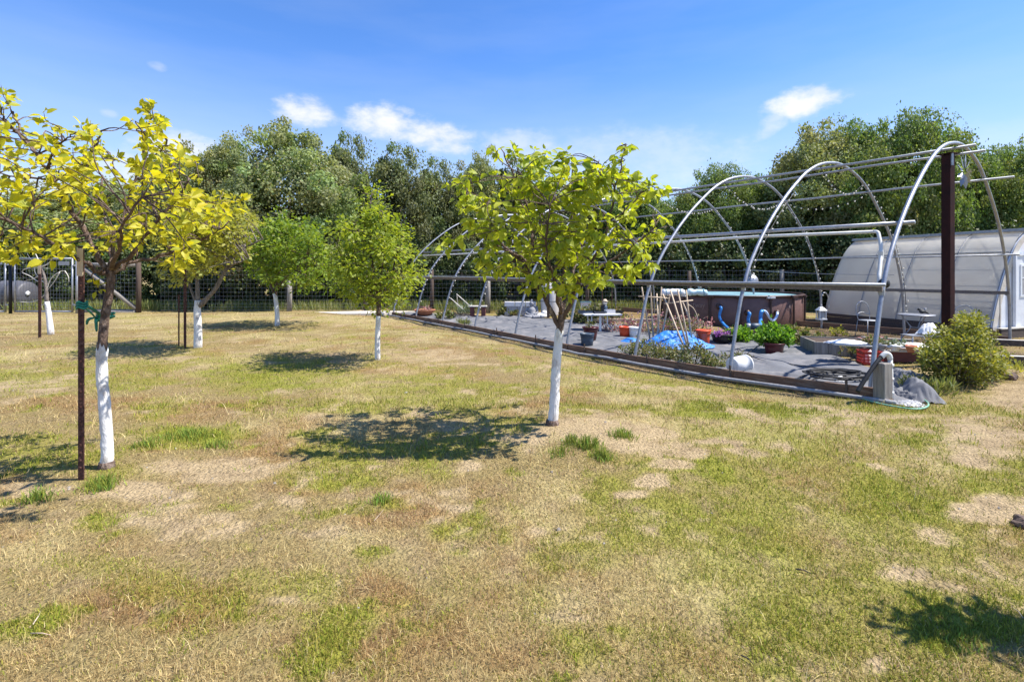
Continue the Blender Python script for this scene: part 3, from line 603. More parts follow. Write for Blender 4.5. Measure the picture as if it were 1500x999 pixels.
def orchard_tree(label, base_px, trunk, white_top, limbs, blobs, nclus, per, size, mat, seed, spread, bark='bark', rad=.06, clump=.12):
    """a smaller-leaved tree further back: trunk, painted trunk, limbs, twigs, foliage"""
    r_ = random.Random(seed); base = on(*base_px); Y0 = base.y; root = thing('fruit_tree', label, 'tree', base, 0, 'whitewashed orchard trees')
    loc = lambda px, py, d=0: at(px, py, Y0+d)-base
    tp = spline([loc(*p) for p in trunk], 4); tp[0].z = -.05; m = len(tp); rr = [rad*(1.1-.3*i/(m-1)) for i in range(m)]
    cut = max(1, min(range(m), key=lambda i: abs(tp[i].z-white_top)))
    if cut < m-1: MB().tube(tp[cut:], rr[cut:], 9).build('trunk', M[bark], root, True)
    MB().tube(tp[:cut+1], [q*1.06 for q in rr[:cut+1]], 10).build('painted_trunk', M['whitewash'], root, True)
    nodes = []
    for pts, r0, r1 in limbs:
        pl = spline([loc(*p) for p in pts], 4); k = len(pl); MB().tube(pl, [r0+(r1-r0)*i/(k-1) for i in range(k)], 6).build('limb', M[bark], root, True); nodes += pl[1:]
    tw = MB(); P, D, Nn, S = [], [], [], []; tot = sum(b[2]**2 for b in blobs)
    for bx, by, br in blobs:
        for _ in range(max(1, round(nclus*br**2/tot))):
            a = r_.uniform(0, 2*PI); q = br*math.sqrt(r_.random()); c = loc(bx+q*math.cos(a), by+q*math.sin(a), max(-spread, min(spread, r_.gauss(0, spread*.55))))
            st = min(nodes, key=lambda v: (v-c).length); tw.tube([st, (st+c)/2+Vector((0, 0, .04)), c], [.012, .008, .004], 4, False)
            for j in range(per):
                o = Vector((r_.gauss(0, 1), r_.gauss(0, 1), r_.gauss(0, .8))); P.append(c+Vector((o.x, o.y, o.z*.8))*clump); D.append((o.x, o.y, o.z-.35)); Nn.append((r_.gauss(0, .6), r_.gauss(0, .6), 1)); S.append(size*r_.uniform(.6, 1.3))
    tw.build('twigs', M[bark], root, False, 'stuff')
    leaf_mesh('foliage', *[np.array(v, float) for v in (P, D, Nn, S)], mat, root, RHOMB, RHOMB_F)
    return root
orchard_tree('sprawling yellowish fruit tree with bare grey limbs and a thick whitewashed trunk', (290,509), [(290,512),(290,480),(289,455),(290,440)], 1.0,
  [([(290,446),(289,420),(288,390),(285,350)], .05, .02), ([(290,450),(300,440),(318,420),(332,392),(352,368),(385,350)], .055, .015), ([(296,448),(310,430),(325,405),(345,385),(372,372)], .035, .012), ([(289,448),(278,420),(270,400),(255,370)], .03, .012), ([(335,390,0),(350,385,-.3),(365,378,-.5)], .016, .006)],
  [(285,345,38),(255,375,26),(310,340,40),(335,350,28),(270,400,22),(300,375,28),(350,330,26),(245,345,24),(320,310,30),(265,320,30)], 150, 40, .095, M['leaf_dusty'], 21, 1.0, 'greybark', .075)
orchard_tree('round bright green fruit tree whose slim whitewashed trunk forks low', (406,477), [(406,479),(406,460),(404,440),(402,430)], 1.0,
  [([(403,436),(396,415),(388,390),(380,360)], .04, .015), ([(403,436),(406,410),(415,380),(420,350)], .045, .015), ([(405,425),(425,400),(450,380)], .03, .012)],
  [(400,372,40),(430,365,45),(385,390,24),(455,385,28),(470,400,26),(420,345,34),(395,345,28),(440,400,24),(405,400,22),(375,365,22),(485,408,16)], 150, 46, .115, M['leaf_mid'], 22, 1.3, 'bark', .065, .14)
orchard_tree('tall green fruit tree with narrow pointed crown and slender white trunk', (553,527), [(553,530),(553,500),(554,470),(555,445),(555,435)], .86,
  [([(555,440),(550,415),(545,380),(542,330),(543,290)], .035, .012), ([(555,440),(560,420),(575,395),(585,360)], .03, .01), ([(554,442),(540,425),(520,405),(505,390)], .025, .01), ([(556,436),(560,395),(562,350),(560,310)], .03, .01)],
  [(543,285,13),(540,312,22),(560,325,30),(520,335,26),(540,360,44),(580,360,34),(510,372,24),(545,395,48),(590,390,28),(505,405,24),(560,420,34),(600,412,16),(530,425,22),(575,435,16)], 190, 36, .080, M['leaf_spring'], 23, .95, 'bark', .045, .10)

def bare_sapling():
    base = on(73,490); Y0 = base.y; root = thing('bare_sapling', 'leafless sapling with white painted trunk and pale twisting branches near the gate', 'tree', base); loc = lambda px, py, d=0: at(px, py, Y0+d)-base
    MB().tube(spline([loc(75,492), loc(72,465), loc(69,442)], 4), [.075,.072,.07,.066,.063,.062,.06,.058,.056], 10).build('painted_trunk', M['whitewash'], root, True)
    MB().tube(spline([loc(69,443), loc(68,425), loc(65,405), loc(60,390)], 4), [.05-.0025*i for i in range(13)], 8).build('trunk', M['greybark'], root, True)
    for pts in ([(68,425),(75,408),(88,398),(95,397)], [(66,415),(58,408),(52,400),(48,385),(40,372)], [(62,398),(50,408),(35,412)], [(65,405),(56,412),(45,405),(32,398),(45,392),(70,393)], [(69,442),(62,447),(58,449)], [(68,430),(55,440),(42,443),(28,442)], [(88,398),(80,412),(68,427)], [(60,390),(52,372),(45,362),(46,352)], [(95,397),(100,405),(101,414)], [(60,392),(72,385),(80,372)]):
        pl = spline([loc(*p) for p in pts], 4); MB().tube(pl, [.015-.010*i/(len(pl)-1) for i in range(len(pl))], 5).build('branch', M['trim'], root, True)
bare_sapling()

def rusty_stake(label, px, pyb, pyt, w, lean=0, wood=True):
    b = on(px, pyb); h = (HZ-pyt)*b.y/F+H-b.z; r = thing('stake', label, 'stake', b, 0, 'stakes beside the orchard trees')
    t = MB(); t.box((0,0,h/2-.1), (w,.008,h+.2)); t.box((0,w*.35,h/2-.1), (.008,w*.7-.01,h+.2))
    for k in range(int(h/.06)): t.box((0,-.009,.1+k*.06), (.012,.010,.012))
    t.build('post', M['rust'], r); MB().box((0,-.012,h-.12), (w*1.05,.006,.22)).build('bare_tip', M['bamboo'] if wood else M['rust'], r)
    return b, h
sb, sh = rusty_stake('tall rusty steel stake tied to the largest yellow tree', 119, 703, 362, .045)
rusty_stake('thin rusty stake beside the leafless sapling', 58, 495, 388, .07)
rusty_stake('dark rusty stake beside the sprawling yellowish tree', 271, 510, 385, .055, wood=False)
rusty_stake('short dark stick next to thick whitewashed trunk', 262, 508, 432, .03, wood=False)
tr = thing('tie_tape', 'green plastic tape tying the yellow tree to its stake', 'plant tie', at(120,447,sb.y)); o0 = at(120,447,sb.y)
wrap = MB()
for dz in (-.02, 0, .02): wrap.tube([Vector((math.cos(a)*.034, math.sin(a)*.03, dz+.008*math.sin(a*3))) for a in [k*PI/6 for k in range(13)]], .009, 5)
wrap.build('stake_wrap', M['tie'], tr)
tc_ = at(154,464,4.37)-o0
MB().tube(spline([(.02,0,0), (tc_*.35+Vector((0,0,.012))), tc_*.7, tc_+Vector((-.03,-.05,.02))], 5), .012, 6).build('strap', M['tie'], tr)
MB().tube(spline([(.02,0,-.02), (tc_*.4+Vector((0,0,-.03))), tc_+Vector((-.04,-.05,-.01))], 5), .007, 6).build('strap', M['tie'], tr)
wrap = MB()
for dz in (-.015, .012): wrap.tube([tc_+Vector((math.cos(a)*.062, math.sin(a)*.062, dz+.02*math.cos(a))) for a in [k*PI/7 for k in range(15)]], .011, 5)
wrap.build('trunk_wrap', M['tie'], tr)
for dx, dz in ((-.10, -.06), (-.015, -.12)):
    MB().tube(spline([tc_+Vector((-.03,-.065,0)), tc_+Vector((dx*.8,-.08,dz*.3)), tc_+Vector((dx,-.07,dz))], 4), [.006,.008,.011,.012,.013,.012,.011,.01,.006], 5).build('tape_tail', M['tie'], tr)

# ------------------------------------------------------------------ woods behind
def crown(name, seed, Rv, nclus, nleaf, ls, mat, shell=.5, low=-.75):
    """leaf clumps set on a lumpy body; every clump is a small shell of leaves facing outward, so its top is lit and its underside dark"""
    g = np.random.default_rng(seed); Rv = np.array(Rv)
    d = g.normal(size=(nclus*4, 3)); d /= np.linalg.norm(d, axis=1, keepdims=True); d = d[d[:, 2] > low][:nclus]
    lobe = g.normal(size=(7, 3)); lobe /= np.linalg.norm(lobe, axis=1, keepdims=True)
    k = np.clip((d @ lobe.T), 0, 1)**5; lump = .70+.42*k.max(1)
    q = shell+(1-shell)*g.random(len(d))**.5; spr = g.random(len(d)) < .13; q = np.where(spr & (d[:, 2] > -.1), g.uniform(1.0, 1.22, len(d)), q)
    C = d*(q*lump)[:, None]*Rv; cr = g.uniform(.10, .21, len(d))*Rv.mean()*np.where(q > 1, .55, 1.25-.35*q)
    tone = g.uniform(.72, 1.30, len(d))[:, None]*np.array([1, 1, 1])*(1+g.normal(0, .07, (len(d), 3)))
    w = cr**2; idx = g.choice(len(d), nleaf, p=w/w.sum())
    o = g.normal(size=(nleaf, 3)); o /= np.linalg.norm(o, axis=1, keepdims=True); rad = cr[idx]*(.55+.5*g.random(nleaf)**.6)*np.where(g.random(nleaf) < .10, 1.0+g.random(nleaf)*.7, 1)
    P = C[idx]+o*rad[:, None]*np.array([1, 1, .72])
    fill = g.random(nleaf) < .10; o2 = g.normal(size=(nleaf, 3)); o2[:, 2] = np.where(o2[:, 2] < low*.8, -o2[:, 2], o2[:, 2]); o2 /= np.linalg.norm(o2, axis=1, keepdims=True); l2 = .70+.42*(np.clip(o2 @ lobe.T, 0, 1)**5).max(1)
    P = np.where(fill[:, None], o2*Rv*(l2*(.55+.5*g.random(nleaf)**.6))[:, None], P); o = np.where(fill[:, None], o2, o); Nn = o*.9+np.array([0, 0, .55])+g.normal(size=(nleaf, 3))*.45; D = g.normal(size=(nleaf, 3))
    S = ls*g.uniform(.6, 1.35, nleaf); Rm = frames(D, Nn); t4 = RHOMB*np.array([1, 1.25, 1])
    V = np.einsum('nij,kj->nki', Rm, t4)*S[:, None, None]+P[:, None, :]; Fc = (np.arange(nleaf)*4)[:, None, None]+RHOMB_F[None]
    return np_obj(name, V.reshape(-1, 3), Fc.reshape(-1, 3), mat, False, color=np.repeat(tone[idx], 4, 0)), C
crowns = {}
for key, seed, Rv, nc, nl, ls, mt, shell in (('grey', 3, (3.0,2.8,2.6), 210, 92000, .085, 'oak_grey', .5), ('grey2', 8, (2.6,2.6,3.0), 180, 80000, .085, 'oak_grey', .5), ('dark', 5, (1.9,1.9,3.1), 90, 36000, .088, 'oak_dark', .35),
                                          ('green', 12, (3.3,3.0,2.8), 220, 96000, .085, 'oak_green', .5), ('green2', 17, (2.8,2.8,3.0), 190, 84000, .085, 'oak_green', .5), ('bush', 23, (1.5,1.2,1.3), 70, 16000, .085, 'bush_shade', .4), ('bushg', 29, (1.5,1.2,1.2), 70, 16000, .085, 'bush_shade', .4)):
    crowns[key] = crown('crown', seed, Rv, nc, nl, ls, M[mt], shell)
def wood_tree(key, px, Y, top_py, half_px, label, bottom=.9, group='oaks growing beyond the fence', name='oak_tree'):
    """crown sized so that its top and half-width are those seen in the photograph"""
    me, C = crowns[key]; x = (px-CX)*Y/F; top = H+(HZ-top_py)*Y/F; half = half_px*Y/F
    co = np.empty(len(me.vertices)*3, np.float32); me.vertices.foreach_get('co', co); zs = (float(np.percentile(co[2::3], .3)), float(np.percentile(co[2::3], 99.7))); xs = (float(np.percentile(co[0::3], 1)), float(np.percentile(co[0::3], 99)))
    hgt_ = max(zs)-min(zs); sz = (top-bottom)/hgt_; sx = half/max(max(xs), -min(xs))
    root = thing(name, label, 'tree', (x, Y, 0), 0, group)
    o = link(bpy.data.objects.new('crown', me), root); o.scale = (sx, sx, sz); o.location = (0, 0, bottom-min(zs)*sz); o.rotation_euler = (0, 0, 0)
    r_ = random.Random(int(px*7+Y)); k = r_.choice((1, 2, 2, 3)) if name == 'oak_tree' else 1
    for j in range(k):
        a = r_.uniform(0, 2*PI); e = Vector((math.cos(a)*half*.35*(k > 1), math.sin(a)*half*.3*(k > 1), top*.62))
        MB().tube(spline([(e.x*.1, e.y*.1, -.1), (e.x*.3+r_.gauss(0, .1), e.y*.3, top*.2), (e.x*.65, e.y*.65, top*.42), e], 4), [.17-.0105*i for i in range(13)], 7).build('trunk', M['darkbark'], root, True)
    lb = MB()
    for j in range(9):
        c = C[r_.randrange(len(C))]; c = Vector((c[0]*sx*.9, c[1]*sx*.9, (c[2]-min(zs))*sz+bottom)); s0 = Vector((0, 0, min(c.z*.6, top*.5)))
        lb.tube(spline([s0, (s0+c)/2+Vector((0, 0, -.15)), c], 3), [.07, .06, .05, .04, .03, .02, .012], 5, False)
    lb.build('limbs', M['darkbark'], root, False, 'stuff')
WOODS = [('grey',60,30,288,110,'low grey-green oak beyond the metal gate'), ('grey2',150,33,262,90,'oak hidden behind the largest yellow tree'), ('green2',-60,29,300,120,'oak at the very edge beyond the metal gate'),
 ('grey2',330,27,196,64,'tall grey-green oak with a rounded double top'), ('grey',425,25,190,105,'broadest grey-green oak rising highest over the sprawling tree'), ('grey',250,30,232,70,'oak between the yellow tree and the tall double-topped oak'),
 ('dark',512,27,200,48,'slim dark tree right after the broadest grey-green oak'), ('dark',585,26,216,58,'dark open-crowned tree above the pointed fruit tree'), ('dark',640,28,236,44,'thin dark tree with sky gaps beside far hoops'),
 ('grey2',700,29,224,48,'grey tree with feathery top beyond the far hoops'), ('dark',760,30,235,60,'dark tree behind the crown of the centre fruit tree'), ('grey2',850,31,258,80,'grey oak behind the centre fruit tree crown'),
 ('green2',935,29,270,62,'small green oak just past the centre fruit tree'), ('green',1035,26,248,80,'low green oak above the swimming pool'), ('green2',1120,27,262,60,'green oak in the dip before the tallest oak'),
 ('green2',1262,25.5,186,80,'oak filling the middle of the tallest group'), ('green',1440,25.5,222,85,'broad oak behind the top of the end hoop'), ('grey2',1195,25,184,84,'tall oak with ragged top behind the second hoop'), ('green',1310,23,172,105,'tallest spreading green oak behind the end hoop'), ('green2',1405,24,212,70,'green oak directly behind the maroon post'),
 ('green',1490,23,216,80,'green oak over the greenhouse door'), ('green2',1600,24,205,95,'last green oak beyond the greenhouse')]
for w in WOODS: wood_tree(*w)
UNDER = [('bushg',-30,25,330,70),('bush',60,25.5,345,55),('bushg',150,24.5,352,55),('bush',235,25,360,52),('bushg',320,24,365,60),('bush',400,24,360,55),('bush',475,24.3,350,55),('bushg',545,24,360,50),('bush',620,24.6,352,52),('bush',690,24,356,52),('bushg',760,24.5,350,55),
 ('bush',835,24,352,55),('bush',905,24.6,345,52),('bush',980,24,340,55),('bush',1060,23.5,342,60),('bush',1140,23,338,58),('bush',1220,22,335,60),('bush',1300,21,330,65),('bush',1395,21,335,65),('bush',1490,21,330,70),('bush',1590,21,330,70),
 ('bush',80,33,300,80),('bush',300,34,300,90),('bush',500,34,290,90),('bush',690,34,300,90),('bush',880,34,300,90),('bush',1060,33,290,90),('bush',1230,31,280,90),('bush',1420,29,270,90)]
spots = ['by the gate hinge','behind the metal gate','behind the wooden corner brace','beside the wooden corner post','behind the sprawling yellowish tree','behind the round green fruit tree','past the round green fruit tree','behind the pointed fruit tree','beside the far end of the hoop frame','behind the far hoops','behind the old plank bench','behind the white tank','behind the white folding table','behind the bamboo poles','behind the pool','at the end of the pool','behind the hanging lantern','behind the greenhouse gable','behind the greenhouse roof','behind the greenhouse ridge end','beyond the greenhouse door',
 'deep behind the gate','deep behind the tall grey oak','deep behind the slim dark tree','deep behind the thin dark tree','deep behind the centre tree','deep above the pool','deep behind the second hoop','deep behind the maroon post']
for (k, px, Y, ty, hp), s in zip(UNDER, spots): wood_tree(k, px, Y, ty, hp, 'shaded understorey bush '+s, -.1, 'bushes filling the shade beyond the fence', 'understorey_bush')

def verge():
    n = 15000; x = rng.uniform(-22, 13, n); y = rng.normal(22.2, .6, n); y = np.where(y < 21.3, 21.3+rng.uniform(0, .6, n), y)
    keep = fbm(x, y, 2.2, 77) > .36; x, y = x[keep], y[keep]; n = len(x)
    P = np.stack([x, y, np.full(n, -.03)], 1); D = np.stack([rng.normal(0, .25, n), rng.normal(0, .25, n), np.ones(n)], 1)
    o = leaf_mesh('verge_grass', P, D, rng.normal(size=(n, 3)), rng.uniform(.15, .55, n), M['vergeleaf'], None, RHOMB*np.array([1, .11, 1]), RHOMB_F)
    o['label'] = 'tall green grass along the foot of the wire fence'
verge()

# ------------------------------------------------------------------ fence, gate, barrel
def fence(label, a, b, posts, h, dx=.16, rows=11):
    a = Vector(a); b = Vector(b); root = thing('wire_fence', label, 'fence', a); d = b-a; L = d.length; u = d/L; mw = MB()
    for k in range(rows): z = .08+(h-.12)*(k/(rows-1))**1.15; mw.beam(Vector((0,0,z)), d+Vector((0,0,z)), .0045, .0045)
    for k in range(int(L/dx)): p = u*(k*dx); mw.beam(p+Vector((0,.007,0)), p+Vector((0,.007,h)), .0025, .0025)
    mw.build('wire_mesh', M['galv_dull'], root, False, 'stuff')
    for px, Y, hh, r, mt in posts:
        c = Vector(((px-CX)*Y/F, Y, 0))-a
        MB().tube([c+Vector((0,.05,-.1)), c+Vector((.01,.05,hh*.5)), c+Vector((0,.05,hh))], [r, r*.97, r*.93], 9).build('post', M[mt], root, True)
fence('long wire mesh fence on timber posts along the woods', (-14.6,21,0), (13.5,21.6,0), [(270,21.1,1.75,.07,'darkwood'),(423,21.2,1.35,.11,'greywood'),(535,21.3,1.5,.09,'darkwood'),(632,21.4,1.75,.085,'darkwood'),(714,21.4,1.6,.12,'greywood'),(860,21.5,1.7,.09,'darkwood'),(1010,21.6,1.7,.09,'darkwood'),(1146,21.6,1.75,.09,'greywood')], 1.75)
br = thing('corner_brace', 'timber corner brace of the fence with sloping rail between two posts', 'fence brace', (-17,20.6,0)); b0 = Vector((-17,20.6,0))
for px in (118, 203):
    c = at(px, 455, 20.6)-b0; MB().tube([(c.x,0,-.1), (c.x,0,1.1), (c.x,0,(2.0 if px == 118 else 2.05))], [.10,.095,.09], 9).build('post', M['darkwood'], br, True)
p1, p2 = at(118,388,20.6)-b0, at(203,388,20.6)-b0
MB().tube([p1+Vector((.08,0,0)), p2-Vector((.08,0,0))], .085, 8).build('top_rail', M['greywood'], br, True)
MB().tube([p1+Vector((.12,-.02,-.12)), at(203,452,20.6)-b0-Vector((.08,.02,0))], .085, 8).build('sloping_rail', M['greywood'], br, True)
MB().tube([at(120,457,20.6)-b0+Vector((.1,0,0)), at(203,457,20.6)-b0-Vector((.1,0,0))], .11, 8).build('bottom_log', M['greywood'], br, True)
wm = MB()
for k in range(12): z = .1+1.75*k/11; wm.beam((p1.x+.1,.03,z), (p2.x-.1,.03,z), .006, .006)
for k in range(14): x = p1.x+.1+(p2.x-p1.x-.2)*k/13; wm.beam((x,.04,.05), (x,.04,1.9), .005, .005)
wm.build('wire_mesh', M['galv_dull'], br, False, 'stuff')
def gate(label, px0, px1, Y, z0, z1, mesh=True, group='galvanised gate leaves'):
    x0 = (px0-CX)*Y/F; x1 = (px1-CX)*Y/F; w = x1-x0; root = thing('metal_gate', label, 'gate', (x0, Y, 0), 0, group); r = .034
    for nm, a, b in (('stile', (0,0,z0), (0,0,z1)), ('stile', (w,0,z0), (w,0,z1)), ('top_tube', (r,0,z1-r), (w-r,0,z1-r)), ('bottom_tube', (r,0,z0+r), (w-r,0,z0+r))): MB().tube([a, b], r, 8).build(nm, M['galv'], root, True)
    if mesh:
        m = MB()
        for k in range(14): z = z0+.08+(z1-z0-.16)*(k/13)**1.2; m.beam((r,-.02,z), (w-r,-.02,z), .007, .007)
        for k in range(int(w/.12)): m.beam((.1+k*.12,-.012,z0+.05), (.1+k*.12,-.012,z1-.05), .006, .006)
        m.build('mesh_infill', M['galv'], root, False, 'stuff'); 
        for z in (z0+.3, z1-.3): MB().box((w+.06,0,z), (.10,.05,.06)).build('hinge', M['galv_dull'], root)
        MB().box((w-.30,-.045,z1-.22), (.42,.012,.16)).build('sign_plate', M['galv_dull'], root)
gate('wide galvanised gate leaf with square wire mesh', 22, 106, 20, .06, 2.22)
gate('narrow end of a gate leaf cut off by the black post', -60, 8, 20, .06, 2.25)
for px, lb, mt, hh, r in ((111,'galvanised gate post on the hinge side','galv',2.2,.045), (13.5,'black post where both gate leaves meet','black',1.95,.055)):
    x = (px-CX)*20/F; o = MB().tube([(0,0,-.1),(0,0,hh)], r, 10).build('gate_post', M[mt], None, True); o.location = (x, 20.05, 0); tag(o, lb, 'post')
bl = thing('grey_barrel', 'dark grey ribbed barrel lying on its side beyond the gate', 'barrel', ((22-CX)*22.5/F, 22.5, .55)); rot = Matrix.Rotation(R(90), 3, 'Y') 
MB().lathe([(.50,-.9),(.58,-.85),(.60,-.45),(.64,-.42),(.60,-.38),(.60,.1),(.64,.13),(.60,.17),(.58,.55),(.50,.64)], 20, (0,0,.1), True, True, rot).build('drum', M['greyplastic'], bl, True)
MB().lathe([(.10,0),(.11,.03),(.05,.05)], 12, (.645,-.1,.15), False, True, rot).build('white_bung', M['white'], bl, True)
for x in (-.6, .4): MB().box((x,0,-.56), (.12,.8,.16)).build('cradle', M['darkwood'], bl)
# ------------------------------------------------------------------ hoop house frame (local x across, y along)
HA = Vector((4.87, 6.87, 0)); HR = math.atan2(.589, .808); HM = Matrix.Rotation(HR, 3, 'Z')
def hw(t, s, z=0): return HA+HM @ Vector((t, s, z))
def hl_(p): return HM.transposed() @ (Vector(p)-HA)
hoop = thing('hoop_house_frame', 'bare galvanised hoop house frame with arched pipes and no cover', 'greenhouse frame', HA, HR)
PROF = [(0,-.25),(.03,.15),(.45,1.43),(1.05,2.28),(1.96,3.10),(3.05,3.77),(4.15,4.03),(5.1,3.95),(6.0,3.62),(7.2,2.78),(7.9,1.95),(8.27,1.1),(8.35,.2),(8.35,-.1)]
prof = spline([(t, 0, z) for t, z in PROF], 5)
def prof_z(t): return min(prof, key=lambda p: abs(p.x-t)).z
NH = 9; STEP = 2.03; hr = random.Random(3)
for k in range(NH):
    lean = hr.gauss(0, .02); dz = hr.gauss(0, .015)
    MB().tube([Vector((p.x+hr.gauss(0, .003), k*STEP+lean*p.z*.3, p.z*(1+dz*.3))) for p in prof], .031, 9).build('hoop', M['galv'], hoop, True)
    for side in (0, 1):
        x, z = ((.42, 1.40), (8.22, 1.16))[side]
        c = MB(); c.lathe([(.040,-.04),(.040,.04)], 9, (x, k*STEP, z), True, True); c.box((x+(.05, -.05)[side], k*STEP+.045, z), (.05,.02,.05)); c.build('clamp', M['galv_dull'], hoop)
L_ = (NH-1)*STEP
def pipe(nm, t, z, s0, s1, r, mt, n=8):
    k = 9; return MB().tube([(t+hr.gauss(0, .008), s0+(s1-s0)*i/k, z+hr.gauss(0, .010)) for i in range(k+1)], r, n).build(nm, M[mt], hoop, True)
pipe('ridge_pipe', 4.15, 3.965, -.25, L_+.1, .026, 'galv_dull'); pipe('ridge_pipe', 4.55, 3.93, -.3, L_+.1, .024, 'galv_dull')
pipe('purlin', 6.0, 3.57, -.45, L_+.1, .024, 'galv_dull'); pipe('purlin', 7.78, 2.06, -.25, L_+.1, .02, 'galv_dull')
pipe('purlin', 1.30, 2.44, -.14, L_+.15, .032, 'galv'); pipe('purlin', 1.20, 2.31, .35, L_+.15, .026, 'pvc')
MB().tube(spline([(1.20,.36,2.31), (1.18,.30,2.30), (1.15,.27,2.24), (1.02,.2,2.0), (.66,.12,1.5)], 4), .026, 8).build('drop_pipe', M['pvc'], hoop, True)
MB().lathe([(.037,-.06),(.037,.06)], 9, (.98,.19,1.93), True, True).build('pipe_coupling', M['pvc'], hoop)
MB().ball((.60,.03,1.52), .075, 9, 6).build('motor_cap', M['black'], hoop, True)
for i in range(4):
    s0, s1 = -.03+i*L_/4, -.03+(i+1)*L_/4-.004
    MB().box((.36,(s0+s1)/2,1.44+hr.gauss(0,.006)), (.045,s1-s0,.07)).build('side_rail', M['rail'], hoop, bevel=.006)
    MB().box((8.15,(s0+s1)/2,1.19+hr.gauss(0,.006)), (.045,s1-s0,.075)).build('side_rail', M['rail'], hoop, bevel=.006)
pipe('roll_bar', .31, 1.495, -.08, L_, .024, 'galv_dull')
def dip(s): return float(np.interp(s, DIP_S, DIP_Z))
for i in range(8):
    s0, s1 = -.10+i*L_/8, -.10+(i+1)*L_/8-.008
    MB().beam((-.07+hr.gauss(0,.006), s0, dip(s0)+.075+hr.gauss(0,.004)), (-.07+hr.gauss(0,.006), s1, dip(s1)+.075+hr.gauss(0,.004)), .045, .19).build('base_board', M['board'], hoop, bevel=.005)
MB().tube([(-.21+hr.gauss(0,.012), s, dip(s)+.045+hr.gauss(0,.006)) for s in [-.35+(L_+.45)*k/20 for k in range(21)]], .028, 8).build('ground_pipe', M['stone'], hoop, True)
for k in range(10):
    s = .25+k*1.72; MB().box((-.102,s,dip(s)+.10), (.014,.03,.30)).build('board_stake', M['darkplank'], hoop)
for i in range(4):
    s0 = i*L_/4; MB().box((8.42,s0+L_/8,.07), (.045,L_/4-.01,.18)).build('base_board', M['board'], hoop)

mp_ = thing('steel_post', 'thick dark maroon steel post standing under the end hoop', 'post', hw(4.05, .12))
MB().box((0,0,1.87), (.148,.148,3.94), Matrix.Rotation(R(20),3,'Z')).build('shaft', M['maroonsteel'], mp_, bevel=.012); MB().box((0,0,3.86), (.24,.24,.016), Matrix.Rotation(R(20),3,'Z')).build('cap_plate', M['maroonsteel'], mp_)
MB().box((-.02,-.115,3.74), (.035,.02,.22)).build('hook_plate', M['galv'], mp_)
o = hw(4.35, -.05, 3.55); sp = thing('wind_spinner', 'pale metal petal ornament hanging beside top of maroon post', 'wind spinner', o)
for ring, rr_, n in ((0, .25, 9), (1, .16, 7)):
    for k in range(n):
        a = 2*PI*k/n+ring*.3; d = Vector((math.cos(a)*.8, math.cos(a)*.25, math.sin(a)*1.35)); sd = Vector((-math.sin(a)*.8, .2, math.cos(a)*1.1)).normalized()
        p = [d*rr_*.25, d*rr_*.65+sd*.035+Vector((0,-.03,0)), d*rr_, d*rr_*.65-sd*.035+Vector((0,.03,0))]; MB().add(p+[q+Vector((.004,.006,0)) for q in p], [(0,1,2,3),(7,6,5,4),(0,4,5,1),(1,5,6,2),(2,6,7,3),(3,7,4,0)]).build('petal', M['galv'], sp)
MB().tube([(0,0,.1),(-.02,.03,.42)], .004, 5).build('wire', M['galv_dull'], sp)

def lights(label, pts):
    o = thing('string_lights', label, 'string lights', pts[0], 0, 'bulb strings wound on the hoops'); q = [p-pts[0] for p in pts]; MB().tube(q, .006, 4).build('cable', M['black'], o)
    b = MB(); ln = 0
    for i in range(1, len(q)):
        ln += (q[i]-q[i-1]).length
        if ln > .115: ln = 0; b.ball(q[i]+Vector((hr.gauss(0,.02), hr.gauss(0,.02), -.03)), .022, 5, 3)
    b.build('bulbs', M['bulb'], o, True, 'stuff')
def along(k, t0, t1, off=.05):
    return [hw(p.x, k*STEP-off, p.z-.03) for p in spline([(t, 0, z) for t, z in PROF], 14) if t0 <= p.x <= t1]
def drape(a, b, sag, n=24): return [a.lerp(b, i/n)-Vector((0,0,sag*4*(i/n)*(1-i/n))) for i in range(n+1)]
lights('bulb string draped from the second hoop down its right side', drape(hw(3.4,1*STEP,3.85), hw(5.6,1*STEP,3.72), .35)+along(1, 5.6, 8.33))
lights('bulb string draped under the third hoop and down its right side', drape(hw(3.2,2*STEP,3.8), hw(6.0,2*STEP,3.6), .38)+along(2, 6.0, 8.3))
lights('bulb string along the purlin between second and third hoop', drape(hw(6.0,1*STEP,3.58), hw(6.0,2*STEP,3.58), .28))
lights('bulb string looped under the fourth hoop', drape(hw(3.2,3*STEP,3.8), hw(6.0,3*STEP,3.6), .3)+along(3, 6.0, 8.2))
lights('bulb string following the second hoop on its left side', along(1, .5, 2.2))
lights('bulb string going up the left side of the sixth hoop', along(5, .1, 1.6))
lights('bulb string going up the left side of the seventh hoop', along(6, .1, 1.6))
lights('bulb string going up the left side of the eighth hoop', along(7, .1, 1.6))
lights('bulb string on the fifth hoop right side', along(4, 5.5, 8.3))

